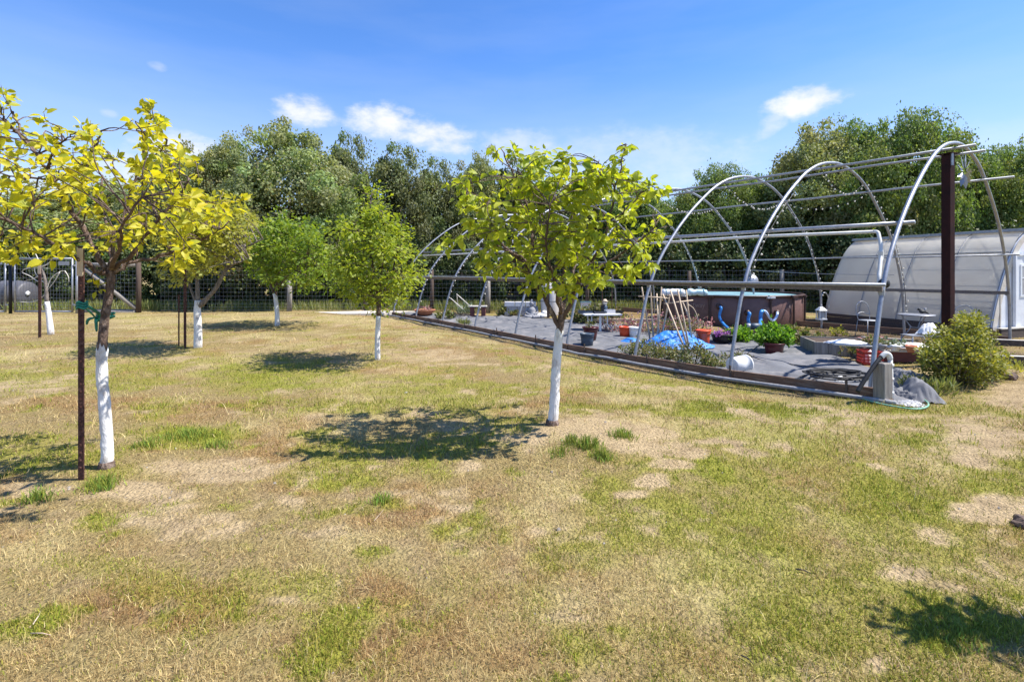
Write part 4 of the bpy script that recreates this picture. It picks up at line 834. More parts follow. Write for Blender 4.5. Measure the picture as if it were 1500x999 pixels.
# weed cloth: one loose woven sheet with bumps and creases
def cloth():
    def res(pts, n):
        P = [on(*p) for p in pts]; ds = [0]
        for a, b in zip(P, P[1:]): ds.append(ds[-1]+(b-a).length)
        out = []
        for i in range(n):
            s = ds[-1]*i/(n-1); k = min(len(P)-2, max(j for j in range(len(P)-1) if ds[j] <= s+1e-9)); out.append(P[k].lerp(P[k+1], (s-ds[k])/(ds[k+1]-ds[k])))
        return out
    nu, nv = 260, 70; A = np.array(res(CLOTH_FRONT, nu)); B = np.array(res(CLOTH_BACK, nu)); v = np.linspace(0, 1, nv)[:, None, None]
    P = (A[None]*(1-v)+B[None]*v).reshape(-1, 3); x, y = P[:, 0], P[:, 1]
    e = np.minimum(np.tile(np.linspace(0, 1, nu), nv), 1); vv = np.repeat(np.linspace(0, 1, nv), nu); edge = sstep(0, .10, vv)*sstep(1, .93, vv)
    x = x+(fbm(x, y, .5, 93)-.5)*.16*(1-edge); y = y+(fbm(x, y, .5, 95)-.5)*.16*(1-edge)
    z = hgt(x, y)+.014+edge*(.16*np.maximum(fbm(x, y, 1.6, 81, 3)-.42, 0)+.10*sstep(.05, .0, np.abs(fbm(x, y, 1.3, 87, 2)-.5))*.6+.03*(fbm(x, y, .25, 89, 2)-.3))
    i = np.arange(nu*(nv-1)).reshape(nv-1, nu)[:, :-1].ravel()
    o = np_obj('weed_cloth', np.stack([x, y, z], 1), np.stack([i, i+1, i+nu+1, i+nu], 1), M['cloth'], smooth=True)
    tag(o, 'dark grey woven weed cloth spread over the ground inside the hoops', 'ground cloth')
    def h(p):
        k = np.argmin((x-p.x)**2+(y-p.y)**2); return float(z[k]) if math.hypot(x[k]-p.x, y[k]-p.y) < .2 else hz(p)
    return h
cloth_xy = cloth()
def sit(px, py, dz=-.01):
    p = on(px, py)
    for _ in range(4): p = G(px, py, max(hz(p), cloth_xy(p)))
    p.z = max(hz(p), cloth_xy(p))+dz; return p
def mpx(n, py): return n*H/(py-HZ)                   # metres for n photo pixels at ground row py

# ------------------------------------------------------------------ greenhouse
GN = Vector((12.04, 12.73, 0)); GF = Vector((10.66, 17.16, 0)); gd = (GF-GN); GL = gd.length; gr = math.atan2(gd.y, gd.x)-PI/2
gh = thing('greenhouse', 'low arched greenhouse clad in cloudy plastic sheets on a dark plank base', 'greenhouse', GN, gr)
# local: y along ridge (away), x across to the right
GP = [(0,.22),(.10,.62),(.30,1.2),(.55,1.75),(.84,2.24),(1.12,2.55),(1.43,2.76)]; W2 = 1.43
gp = spline([(a, 0, b) for a, b in GP], 6)
def gz(t0, t1):
    n = len(gp)-1; i0, i1 = round(t0*n), round(t1*n); return gp[i0:i1+1]
rows = [(0,.30),(.30,.64),(.64,1.0)]; cols = 4
for side in (0, 1):
    for ri, (a, b) in enumerate(rows):
        pl = gz(a, b)
        for c in range(cols):
            y0, y1 = c*GL/cols+.004, (c+1)*GL/cols-.004; mb = MB(); lift = .010*ri+hr.uniform(0, .006); vs = []
            for p in pl:
                for y in (y0, (y0+y1)/2, y1):
                    x = p.x-lift; x = x if side == 0 else 2*W2-x; vs.append(Vector((x, y, p.z+lift+hr.gauss(0, .004))))
            m = len(pl); fs = [(i*3+j, i*3+j+1, i*3+4+j, i*3+3+j) for i in range(m-1) for j in (0, 1)]
            nv_ = len(vs); mb.add(vs+[v+Vector((.008 if side == 0 else -.008,0,-.006)) for v in vs], fs+[tuple(reversed([q+nv_ for q in f])) for f in fs]); mb.build('panel', M['poly'], gh, True)
            if side == 0:
                e = pl[-1] if ri < 2 else pl[0]; MB().box((e.x-lift-.016,(y0+y1)/2,e.z+lift), (.012,y1-y0-.01,.03 if ri < 2 else .02)).build('batten', M['galv_dull'] if ri else M['trim'], gh)
                if c: MB().tube([Vector((p.x-lift-.012, y0-.004, p.z+lift)) for p in pl], .010, 5).build('joint_strip', M['galv_dull'], gh, True)
for k in range(5):
    y = min(max(k*GL/4, .03), GL-.03)
    full = [Vector((p.x+.035, y, p.z-.03)) for p in gp]+[Vector((2*W2-p.x-.035, y, p.z-.03)) for p in reversed(gp[:-1])]
    MB().tube(full, .028, 6).build('rib', M['galv_dull'], gh, True)
for x, z, nm in ((.75,.62,'bench'),(2.15,.62,'bench'),(2.2,1.25,'shelf')):
    MB().box((x,GL/2,z), (.55,GL-.5,.035)).build(nm, M['greywood'], gh)
    for y in (.5, GL/2, GL-.5): MB().box((x,y,z/2), (.45,.05,z-.04)).build('trestle', M['darkplank'], gh)
for z, x in ((.9,.29),(1.72,.69),(2.3,1.04)): MB().beam((x,.02,z), (x,GL-.02,z), .03, .03).build('purlin', M['trim'], gh)
MB().box((W2,GL/2,2.80), (.34,GL+.12,.022)).build('ridge_cap', M['trim'], gh); MB().box((W2-.175,GL/2,2.765), (.014,GL+.12,.06)).build('ridge_edge', M['galv_dull'], gh)
for i in range(3): MB().box((-.02-.006*(i % 2),GL/2-.02,.02+i*.105), (.045,GL+.1,.10)).build('base_plank', M['darkplank'], gh, bevel=.005)
MB().box((2*W2+.02,GL/2,.12), (.045,GL+.1,.32)).build('base_plank', M['darkplank'], gh)
def gable(y, nm):
    pts = [(p.x, p.z) for p in gp]+[(2*W2-p.x, p.z) for p in reversed(gp[:-1])]; n = len(pts); mb = MB()
    vs = [Vector((x, y, z)) for x, z in pts]+[Vector((x, y+.02, z)) for x, z in pts]; mb.add(vs, [tuple(range(n)), tuple(reversed(range(n, 2*n)))]+[(i, i+n, (i+1) % n+n, (i+1) % n) for i in range(n)])
    return mb.build(nm, M['doorpaint'] if y < 1 else M['poly'], gh)
gable(-.03, 'gable_wall'); gable(GL+.03, 'gable_wall')
tr_ = [(p.x, p.z) for p in gp]
for sgn in (0, 1):
    mb = MB()
    q = [(x if sgn == 0 else 2*W2-x, z) for x, z in tr_]; i_ = .15*(1 if sgn == 0 else -1)
    vs = [Vector((x, -.055, z)) for x, z in q]+[Vector((x+i_, -.055, z-.05)) for x, z in q]; m = len(q)
    vs2 = [v+Vector((0,.022,0)) for v in vs]; mb.add(vs+vs2, [(i, i+1, m+i+1, m+i) for i in range(m-1)]+[(2*m+i, 3*m+i, 3*m+i+1, 2*m+i+1) for i in range(m-1)]+[(i, 2*m+i, 2*m+i+1, i+1) for i in range(m-1)]+[(m+i, m+i+1, 3*m+i+1, 3*m+i) for i in range(m-1)])
    mb.build('arch_trim', M['trim'], gh)
MB().box((.30,-.05,.60), (.035,.03,1.1)).build('corner_stud', M['trim'], gh)
dr = MB().box((1.35,-.075,1.07), (1.05,.04,2.02)).build('door', M['doorpaint'], gh, bevel=.004)
for x in (.80, 1.90): MB().box((x,-.085,1.08), (.05,.07,2.10)).build('door_jamb', M['doorpaint'], gh)
MB().box((1.35,-.085,2.12), (1.15,.07,.05)).build('door_head', M['doorpaint'], gh)
MB().box((1.35,-.098,1.45), (.62,.012,.74)).build('window', M['glass'], dr)
for (x, z, sx, sz) in ((1.35,1.84,.74,.05),(1.35,1.06,.74,.05),(1.01,1.45,.05,.74),(1.69,1.45,.05,.74),(1.35,1.52,.62,.03)): MB().box((x,-.102,z), (sx,.02,sz)).build('window_frame', M['doorpaint'], dr)
MB().ball((1.78,-.13,.98), .035, 8, 6).build('handle', M['galv'], dr, True)
MB().box((.55,-.16,.10), (.9,.05,.28)).build('skirt_plank', M['darkplank'], gh); MB().box((.55,-.15,.258), (.95,.10,.03)).build('skirt_cap', M['trim'], gh)
fl = MB(); lf = []
for k in range(26): lf.append((1.35+hr.gauss(0,.10), -.14+hr.gauss(0,.03), 2.33+hr.gauss(0,.10)))
P = np.array(lf); w_ = thing('door_wreath', 'small red flower decoration above the greenhouse door', 'decoration', GN, gr)
leaf_mesh('flowers', P, rng.normal(size=(26,3)), rng.normal(size=(26,3)), rng.uniform(.06,.11,26), M['orange'], w_, RHOMB, RHOMB_F)
for i, (p0, p1, lb) in enumerate((((1444,505.5),(1540,510),'long dark timber edging below the greenhouse door'), ((1462,532),(1560,536),'second dark timber edging nearer the viewer'))):
    a, b = G(*p0), G(*p1); r_ = thing('edging_timber', lb, 'timber', a, 0, 'timbers edging the soil beds'); d = b-a
    MB().beam((0,0,.06), d+Vector((0,0,.06)), .10, .15).build('timber', M['darkplank'], r_, bevel=.008); MB().beam((0,0,.142), d+Vector((0,0,.142)), .11, .012).build('worn_top', M['trim'], r_)

# ------------------------------------------------------------------ pool
PC = Vector((7.52, 17.45, 0)); PR = 2.22; PH = .92
pool = thing('swimming_pool', 'round above-ground pool with brown rattan pattern wall and dark posts', 'pool', PC)
MB().lathe([(PR-.05,0),(PR-.02,.06),(PR,.3),(PR-.01,PH-.05),(PR-.04,PH-.01)], 64).build('wall', M['poolwall'], pool, True)
MB().lathe([(PR-.08,PH-.02),(PR-.10,PH+.03),(PR+.03,PH+.035),(PR+.05,PH),(PR+.03,PH-.03),(PR-.08,PH-.02)], 64).build('top_rail', M['poolpost'], pool, True)
cv = MB(); cr_ = [(0.02,.05),(.7,.06),(1.3,.045),(1.9,.03),(PR-.09,.02)]; cv.lathe([(r, PH-.04+z) for r, z in cr_], 48, (0,0,0), True).build('cover', M['poolcover'], pool, True)
for k in range(16):
    a = 2*PI*k/16+.12; c = Vector((math.cos(a)*(PR+.045), math.sin(a)*(PR+.045), 0)); q = Matrix.Rotation(a, 3, 'Z'); t = Vector((-math.sin(a), math.cos(a), 0))
    m_ = MB(); m_.beam(c+Vector((0,0,.02)), c+Vector((0,0,PH)), .05, .05)
    p_ = m_.build('support_post', M['poolpost'], pool, bevel=.008)
    MB().box(c+Vector((0,0,PH-.02)), (.10,.24,.05), q).build('joint_cover', M['white'] if k % 3 == 0 else M['poolpost'], p_)
    MB().box(c+Vector((.06*math.cos(a),.06*math.sin(a),.015)), (.16,.12,.03), q).build('foot', M['poolpost'], p_)
def pl_pt(px, py, out=.012):                         # point on the pool wall seen at a pixel
    dx = (px-CX)/F; dz = (HZ-py)/F; a = dx*dx+1; b_ = -2*(dx*PC.x+PC.y); c = PC.x**2+PC.y**2-(PR+out)**2; Y = (-b_-math.sqrt(max(0, b_*b_-4*a*c)))/(2*a); return Vector((dx*Y, Y, H+dz*Y))
def hose(pts, r, mt, nm='hose', n=8, ribs=False):
    q = spline([Vector(p)-PC for p in pts], 10); rs = [r*(1+.10*(i % 2)) for i in range(len(q))] if ribs else r
    return MB().tube(q, rs, n).build(nm, M[mt], pool, True)
w1 = pl_pt(1053,450,.03); hose([w1, w1+Vector((.02,-.12,-.02)), pl_pt(1054,464,.16), pl_pt(1060,475,.35), G(1071,484,.05)+Vector((0,0,0)), G(1080,486,.05)], .042, 'hose', ribs=True)
w2 = pl_pt(1095,459,.03); hose([w2, w2+Vector((0,-.14,0)), pl_pt(1096,468,.2), pl_pt(1098,478,.3), G(1102,486,.06)], .045, 'hose', ribs=True)
hose([G(1113,487,.08), at(1114,470,14.6), at(1115,458,14.7), at(1117,455.5,14.8)], .05, 'hose', ribs=True)
hose([at(1117,455,14.8), at(1122,457,14.8), at(1127,465,14.8), at(1132,470,14.8), at(1137,465,14.85), at(1139,459,14.95), pl_pt(1138,458,.03)], .034, 'paleblue', ribs=True)
for k, (px, py) in enumerate(((1053,449),(1095,458),(1138,458))):
    c = pl_pt(px, py, .03)-PC; MB().ball(c, .09, 9, 6).build('inlet_fitting', M['poolpost'], pool, True)
def wall_text(txt, px, py, size, mt='printink'):
    p = pl_pt(px, py, .02); cu = bpy.data.curves.new('lettering', 'FONT'); cu.body = txt; cu.size = size; cu.extrude = .001; cu.align_x = 'CENTER'
    tmp = bpy.data.objects.new('t', cu); col.objects.link(tmp); dg = bpy.context.evaluated_depsgraph_get(); me = bpy.data.meshes.new_from_object(tmp.evaluated_get(dg)); bpy.data.objects.remove(tmp)
    me.materials.clear(); me.materials.append(M[mt]); o = link(bpy.data.objects.new('lettering', me), pool); d = p-PC
    o.location = d; o.rotation_euler = (R(90), 0, math.atan2(d.y, d.x)+PI/2)
wall_text('Bestway', 1017, 450, .22); wall_text('R', 1157, 452, .16)
for k, w in enumerate((.9, .7, .9)):
    for side in (1,):
        c = pl_pt(1124, 451+k*1.4, .015)-PC; a = math.atan2(c.y, c.x); MB().box(c, (.004, .32*w, .012), Matrix.Rotation(a,3,'Z')).build('printed_line', M['printink'], pool)
pp = thing('pool_pump', 'grey pool pump on a block between the blue hoses', 'pump', sit(1105,489,0))
MB().box((0,0,.06), (.5,.35,.12)).build('block', M['darkplank'], pp, bevel=.01); MB().lathe([(.08,-.14),(.09,0),(.09,.12),(.05,.17)], 14, (0,0,.20), True, True, Matrix.Rotation(R(90),3,'Y')).build('motor', M['bluepot'], pp, True); MB().lathe([(.07,0),(.08,.07),(.07,.14),(.03,.16)], 14, (-.16,0,.12), True, True).build('filter_cup', M['galv_dull'], pp, True)
for (x0, x1, y, lb, mt) in ((968,1003,428.5,'white rolled bubble sheet on the pool rim','white'), (1006,1036,428.5,'pale teal rolled bubble sheet on the pool rim','coverroll')):
    a = at(x0,y,15.45); b = at(x1,y,15.35); r_ = thing('cover_roll', lb, 'pool cover roll', (a+b)/2, 0, 'rolled pool covers'); c = (a+b)/2
    n = 10; MB().tube([(a-c).lerp(b-c, i/n)+Vector((0,0,hr.gauss(0,.006))) for i in range(n+1)], [.06]+[.105+hr.gauss(0,.008) for _ in range(n-1)]+[.07], 14).build('roll', M[mt], r_, True)
    for f in (.2,.8): q = (a-c).lerp(b-c, f); MB().tube([q+Vector((-.012,0,0)), q+Vector((.012,0,0))], .113, 14).build('strap', M['poolcover'], r_, True)

# ------------------------------------------------------------------ pots, buckets, tubs
def vessel(name, label, cat, loc, rb_, rt, h, mat, group=None, rim=.012, band=True, soil=True, handle=False, lid=None, rot=None, n=20):
    r = thing(name, label, cat, loc, 0, group); rot = rot or Matrix.Identity(3); th = .012
    MB().lathe([(rb_*.9,0),(rb_,.01),(rb_+(rt-rb_)*.5,h*.5),(rt,h-.03),(rt+rim,h-.03),(rt+rim,h),(rt-th,h),(rb_-th,.02),(.01,.02)], n, (0,0,0), True, False, rot).build('body', M[mat], r, True)
    if soil: MB().lathe([(rt-th*1.2,h*.86),(rt*.5,h*.9),(.01,h*.91)], n, (0,0,0), False, True, rot).build('soil', M['soil'], r, True)
    for z in ((.80,) if band else ()):
        rz = rb_+(rt-rb_)*z; MB().lathe([(rz+.002,h*z),(rz+.012,h*z+.004),(rz+.012,h*z+.02),(rz+.002,h*z+.024)], n, (0,0,0), False, False, rot).build('band', M[mat], r, True)
    if handle:
        q = [rot @ Vector((math.cos(a)*(rt+.015), .03, h*.86-math.sin(a)*h*.42)) for a in [PI*k/10 for k in range(11)]]; MB().tube([v+Vector((0,-rt*.75,0)) for v in q], .004, 5).build('wire_handle', M['galv'], r, True)
    if lid: MB().lathe([(rt+.018,h-.012),(rt+.02,h+.012),(rt-.01,h+.016),(.01,h+.012)], n, (0,0,0), False, True, rot).build('lid', M[lid], r, True)
    return r
def plant(name, label, cat, loc, Rv, nclus, n, ls, mat, seed, stems=8, group=None, tm=RHOMB, tf=RHOMB_F, up=.4, lo=-.4):
    g = np.random.default_rng(seed); r = thing(name, label, cat, loc, 0, group); Rv = np.array(Rv)
    d = g.normal(size=(nclus*4, 3)); d /= np.linalg.norm(d, axis=1, keepdims=True); d = d[d[:, 2] > lo][:nclus]; C = d*Rv*(g.uniform(.45, 1.08, (len(d), 1))); C[:, 2] += Rv[2]*-lo*1.0
    idx = g.integers(0, len(d), n); o = g.normal(size=(n, 3))*Rv.mean()*.16; P = C[idx]+o; P[:, 2] = np.maximum(P[:, 2], .01)
    D = g.normal(size=(n, 3))+np.array([0, 0, up])+d[idx]*.6; leaf_mesh('foliage', P, D, g.normal(size=(n, 3))*.7+np.array([0, 0, .7]), ls*g.uniform(.6, 1.35, n), mat, r, tm, tf)
    sm = MB()
    for k in range(stems): c = Vector(C[g.integers(0, len(C))]); sm.tube([(c.x*.1,c.y*.1,-.02), (c.x*.5,c.y*.5,c.z*.5), c], [.008,.006,.003], 5, False)
    sm.build('stems', M['bark'], r, False, 'stuff'); return r
vessel('flower_pot', 'maroon glazed pot standing behind the slate blue bucket', 'pot', sit(865,498), .14, .20, .34, 'maroonpot')
plant('dry_plant', 'few dry stems in the maroon pot behind the slate blue bucket', 'plant', sit(865,498)+Vector((0,0,.30)), (.12,.12,.12), 12, 90, .05, M['weedleaf'], 31, 8)
vessel('bucket', 'slate blue bucket in front of a maroon pot', 'bucket', sit(860,506), .14, .165, .30, 'bluepot', None, soil=True)
vessel('bucket', 'orange bucket without lid beside the white bucket', 'bucket', sit(915,492), .135, .155, .27, 'orange', 'plastic buckets inside the hoops')
vessel('bucket', 'dull white bucket right beside the open orange one', 'bucket', sit(929,492.5), .13, .15, .27, 'white', 'plastic buckets inside the hoops')
vessel('bucket', 'orange lidded bucket at the end of the blue tarp', 'bucket', sit(1030,506), .135, .165, .37, 'orange', 'plastic buckets inside the hoops', handle=True, lid='orange', soil=False)
q = Matrix.Rotation(R(25),3,'Z') @ Matrix.Rotation(R(88),3,'Y'); vessel('bucket', 'white bucket lying on its side near the front board', 'bucket', sit(1072,545,.15), .14, .155, .36, 'white', 'plastic buckets inside the hoops', soil=False, rot=q, rim=.004, band=False)
vessel('plant_tub', 'wide black tub holding purple flowers', 'tub', sit(1061,501), .27, .32, .20, 'blacktub')
plant('flowers', 'purple flowers growing in the wide black tub', 'flowers', sit(1057,500)+Vector((0,0,.17)), (.22,.18,.13), 16, 230, .05, M['purpleflower'], 32, 8)
plant('potted_greens', 'green leaves at the right of the black tub', 'plant', sit(1066,500)+Vector((0.05,0,.15)), (.16,.16,.12), 12, 200, .05, M['weedleaf'], 33, 6)
vessel('flower_pot', 'squat maroon pot holding a dense bright green plant', 'pot', sit(1134,518), .17, .20, .25, 'maroonpot')
plant('leafy_plant', 'dense bright green plant growing from the squat maroon pot', 'plant', sit(1134,516)+Vector((.0,.05,.20)), (.36,.36,.30), 46, 2300, .085, M['brightleaf'], 34, 16, None, LEAF, LEAF_F, .9, -.25)
plant('leafy_plant', 'bright green clump beside the black tub', 'plant', sit(1087,502), (.32,.28,.26), 26, 900, .09, M['brightleaf'], 35, 10, None, LEAF, LEAF_F, .9, -.1)
plant('leafy_plant', 'loose green weeds beyond the squat maroon pot', 'plant', sit(1178,501), (.55,.40,.30), 26, 800, .09, M['weedleaf'], 36, 10, None, LEAF, LEAF_F, 1.0, -.1)
vessel('flower_pot', 'terracotta bowl at the far end of the frame', 'pot', sit(622,462.5), .25, .42, .22, 'terracotta', n=24)
plant('flowers', 'pale pink flowers in the far terracotta bowl', 'flowers', sit(622,462.5)+Vector((0,0,.2)), (.28,.2,.1), 12, 110, .07, M['pinkflower'], 37, 5)
plant('agave', 'grey-green spiky plant near the far end of the cloth', 'plant', sit(681,460.5), (.30,.30,.34), 20, 260, .22, M['succulent'], 38, 6, None, RHOMB*np.array([1,.3,1]), RHOMB_F, 1.6, -.05)
plant('weed_clump', 'small green weed clump by the front board far along', 'plant', sit(680,477), (.24,.2,.16), 14, 260, .14, M['vergeleaf'], 39, 4, None, RHOMB*np.array([1,.2,1]), RHOMB_F, 1.8, -.05)
plant('weed_clump', 'low weeds at the foot of the far hoop', 'plant', sit(652,466), (.26,.2,.22), 14, 260, .12, M['weedleaf'], 40, 4, None, RHOMB, RHOMB_F, 1.2, -.05)
plant('green_bush', 'leafy green plants under the white folding table', 'plant', on(868,472), (1.0,.5,.42), 40, 1700, .12, M['weedleaf'], 41, 14, None, RHOMB, RHOMB_F, .9, -.1)
plant('green_bush', 'low green growth behind the stone figure', 'plant', on(748,463), (.55,.4,.28), 24, 600, .11, M['weedleaf'], 42, 8, None, RHOMB, RHOMB_F, .9, -.1)
for i, (px, py, rx, n, s, lb, mt) in enumerate(((915,483,.75,420,.42,'reddish-leaved plants between table and orange bucket','pinkflower'), (955,484,.85,600,.40,'pink flowers behind the blue tarp on the bamboo side','pinkflower'), (1000,484,.9,600,.36,'pink flower row directly below the pool wall','pinkflower'), (985,484.5,1.2,900,.30,'green leaves among the pink flower row','weedleaf'))):
    plant('flower_bed_plant', lb, 'flowers', sit(px,py), (rx,.4,s), 30, n, .075, M[mt], 50+i, 12, None, RHOMB, RHOMB_F, .6, -.1)
for i, (px, py, rx, ry, rz_, n, lb) in enumerate(((935,519,.38,.3,.30,1100,'low rose bush at the foot of the third hoop'), (975,527,.46,.30,.34,1700,'widest low bush in front of the bamboo poles'), (1018,534,.42,.3,.30,1300,'low bush behind the front board left of the white bucket'), (1045,536,.28,.22,.14,420,'flat straggling weeds beside the white bucket'), (1075,524,.36,.26,.10,300,'creeping weeds on the cloth past the tarp'))):
    plant('low_bush', lb, 'bush', sit(px,py), (rx,ry,rz_), 30, n, .045, M['weedleaf'], 60+i, 14, 'low bushes along the front board', LEAF, LEAF_F, .5, -.1)

# ------------------------------------------------------------------ folding table and what stands on it
t0 = sit(880,484); TZ = .74-.06; ft = thing('folding_table', 'white folding table covered with trays inside the hoop frame', 'table', t0, R(4))
tw_, td_ = mpx(58,484), .72; tz = (HZ-460)*t0.y/F+H-t0.z
MB().box((0,0,tz), (tw_,td_,.045)).build('table_top', M['white'], ft, bevel=.012)
for x in (-tw_*.30, tw_*.12):
    for y in (-td_*.36, td_*.36): MB().tube([(x,y,tz-.02),(x,y,tz*.45),(x+(.18 if x > 0 else -.05),y*1.05,0)], .017, 7).build('leg', M['white'], ft, True)
    for z in (.35, .55): MB().tube([(x,-td_*.36,tz*z+.04),(x,td_*.36,tz*z+.04)], .011, 6).build('stretcher', M['white'], ft, True)
MB().box((-tw_*.06,-td_*.30,tz*.46), (.06,.045,tz*.9)).build('centre_strut', M['white'], ft)
tt = t0+Vector((0,0,tz+.0225))
for i, (x, y, w, d, h, mt, lb) in enumerate(((-.85,.1,.42,.28,.05,'bluepot','slate seed tray on the near end of the table'),(-.42,.15,.36,.3,.06,'black','black seed tray beside the slate one'),(-.1,-.1,.3,.24,.05,'greyplastic','grey seed tray in front of the figurine'),(.48,.05,.34,.28,.10,'tank','pale pink tray of seedlings on the table'),(.86,.1,.40,.3,.05,'black','black seed tray on the far end of the table'))):
    r_ = thing('seed_tray', lb, 'tray', tt+Vector((x*tw_/2.1,y,0)), 0, 'trays on the white table'); m_ = MB(); m_.box((0,0,.006), (w,d,.012))
    for sx in (-1,1): m_.box((sx*(w/2-.006),0,h/2+.012), (.012,d,h)); m_.box((0,sx*(d/2-.006),h/2+.0125), (w-.026,.012,h-.001))
    m_.build('tray', M[mt], r_); MB().box((0,0,h*.55), (w-.03,d-.03,h*.5)).build('soil', M['soil'], r_)
fg = thing('garden_figurine', 'small dark figurine with straw-coloured top standing on the folding table', 'figurine', tt+Vector((.12,0,0)))
MB().lathe([(.10,0),(.11,.05),(.08,.12),(.09,.2),(.05,.26)], 12, (0,0,0), True, True).build('body', M['bluepot'], fg, True); MB().ball((.01,0,.32), .075, 10, 7).build('head', M['trim'], fg, True); MB().lathe([(.11,.36),(.06,.39),(.03,.43)], 12, (.01,0,0), True, True).build('hat', M['bamboo'], fg, True); MB().box((-.08,-.07,.17), (.09,.05,.16)).build('lantern_box', M['black'], fg)
for px, lb in ((882,'rusty support stick on the bamboo side of the figurine'),(896,'rusty support stick left standing past the table')):
    b = sit(px,478); o = MB().tube([(0,0,0),(.01,0,.6),(0,0,1.55)], .011, 6).build('support_stick', M['rust'], None); o.location = b; tag(o, lb, 'stick')

# bamboo trellis
bt = thing('bamboo_trellis', 'leaning bamboo poles tied with two crossbars over the blue tarp', 'trellis', sit(985,500)); b0 = bt.location.copy()
for (x0,y0,x1,y1,Ya,Yb) in ((940,421,952,496,12.2,12.7),(953,421,957,494,12.0,12.6),(969,421,962,499,12.0,12.4),(981,432,969,492,11.8,12.6),(971,431,1005,515,11.7,10.9),(982,425,1008,510,11.6,11.2),(992.5,424,1009,507,11.7,11.5),(1005,425,1013.5,496,11.8,12.0),(1000,443,1012,470,12.5,12.6),(962,430,966,500,12.6,12.4)):
    MB().tube([at(x0,y0,Ya)-b0, at((x0+x1)/2+hr.gauss(0,.4),(y0+y1)/2,(Ya+Yb)/2)-b0, at(x1,y1,Yb)-b0+Vector((0,0,-.02))], [.017,.02,.022], 6).build('pole', M['bamboo'], bt, True)
MB().tube([at(935,434,12.0)-b0, at(980,437,11.8)-b0], .017, 6).build('crossbar', M['bamboo'], bt, True); MB().tube([at(973,445,11.7)-b0, at(1015,440,11.7)-b0], .017, 6).build('crossbar', M['bamboo'], bt, True)
o = thing('bent_hoop', 'thin pale bent tube standing before the pool wall', 'tube', sit(1023,486)); b1 = o.location.copy()
MB().tube(spline([at(1008,446,14.0)-b1, at(1015,451,14.0)-b1, at(1020,460,14.0)-b1, at(1023,472,14.0)-b1, Vector((0,0,0))], 5), .012, 6).build('tube', M['bamboo'], o, True)

def heap(name, label, cat, px, py, rx, ry, h, mat, seed, n=84, sharp=.5):
    p = sit(px, py); u = np.linspace(-1, 1, n); xx, yy = np.meshgrid(u, u); xx = xx.ravel(); yy = yy.ravel(); d = np.sqrt(xx**2+yy**2)
    wob = 1+.35*(fbm(xx+5, yy+5, .8, seed, 2)-.5)
    rid = 1-np.abs(fbm(xx, yy, .75, seed+3, 3)-.5)*3.2; rid2 = 1-np.abs(fbm(xx, yy, .28, seed+9, 2)-.5)*3
    z = h*sstep(1.05, .25, d*wob)*(.45+.5*rid*sharp+.25*fbm(xx, yy, .5, seed+5, 2))+.10*h**.5*rid2*sstep(1.1, .7, d)+.05*h**.5*(1-np.abs(fbm(xx+.4*yy, yy-.3*xx, .13, seed+15, 2)-.5)*3)
    X_ = xx*rx*(1+.16*(fbm(xx, yy, .4, seed+7, 2)-.5)); Y_ = yy*ry*(1+.16*(fbm(xx, yy, .4, seed+8, 2)-.5))
    i = np.arange(n*(n-1)).reshape(n-1, n)[:, :-1].ravel(); fc = np.stack([i, i+1, i+n+1, i+n], 1); ok = (d < 1.02+.1*(fbm(xx, yy, .3, seed+11, 2)-.5)); fc = fc[ok[fc].all(1)]
    o = np_obj(name, np.stack([X_, Y_, np.maximum(z, .012)], 1), fc, M[mat], smooth=False); o.location = p; tag(o, label, cat); return o
heap('tarp', 'crumpled bright blue tarp heaped under the bamboo poles', 'tarp', 990, 509, .90, .55, .36, 'tarp', 5)
heap('tarp', 'small flat piece of blue tarp beside the third hoop foot', 'tarp', 924, 501, .30, .22, .10, 'tarp', 9, 28)

# ------------------------------------------------------------------ far side: statue, planters, tank
st = thing('stone_bust', 'grey stone seated figure beside the block planter', 'statue', sit(779,466))
MB().lathe([(.22,0),(.25,.05),(.22,.14),(.15,.22),(.17,.32),(.12,.42),(.05,.46)], 14, (0,0,0), True, True).build('torso', M['stone'], st, True); MB().ball((0,-.01,.56), .10, 12, 8, (1,1,1.15)).build('head', M['stone'], st, True); MB().ball((0,.01,.68), .05, 8, 5).build('topknot', M['stone'], st, True)
for s in (-1,1): MB().tube(spline([(s*.15,0,.38),(s*.22,-.06,.24),(s*.08,-.17,.16)],4), [.05,.05,.048,.046,.044,.042,.04,.038,.036], 7).build('arm', M['stone'], st, True); MB().tube(spline([(s*.10,-.05,.08),(s*.26,-.16,.09),(0,-.24,.06)],4), .065, 7).build('leg', M['stone'], st, True)
bp_ = thing('block_planter', 'stacked pale block planter behind the stone figure', 'planter', on(762,463))
for r_i in range(3):
    for c in range(3): MB().box((-.42+c*.42+(r_i % 2)*.08,0,.10+r_i*.19), (.40,.4,.18)).build('block', M['stone'] if r_i < 2 else M['tank'], bp_, bevel=.01)
pb = thing('plank_bench', 'brown plank bench with pale top near the far hoops', 'bench', sit(700,463))
MB().box((0,0,.40), (.72,.4,.045)).build('top', M['trim'], pb, bevel=.006)
for s in (-1,1): MB().box((s*.22,0,.185), (.16,.34,.375)).build('leg', M['redwood'], pb, bevel=.006)
wb = MB()
for k in range(5):
    a = [(-.9,.0,.0),(-.6,.1,.12),(-.2,.0,.05),(.3,.05,.02)]; wb.tube(spline([Vector(q)+Vector((hr.gauss(0,.12),hr.gauss(0,.1),abs(hr.gauss(0,.05)))) for q in a],4), .016, 5)
o = wb.build('fallen_branches', M['darkbark'], None, True, 'stuff'); o.location = sit(675,464); o['label'] = 'dark fallen branches and offcuts on the far cloth edge'
sb_ = thing('leaning_slats', 'two thin pale poles leaning by the plank bench', 'poles', sit(690,461)); q0 = sb_.location.copy()
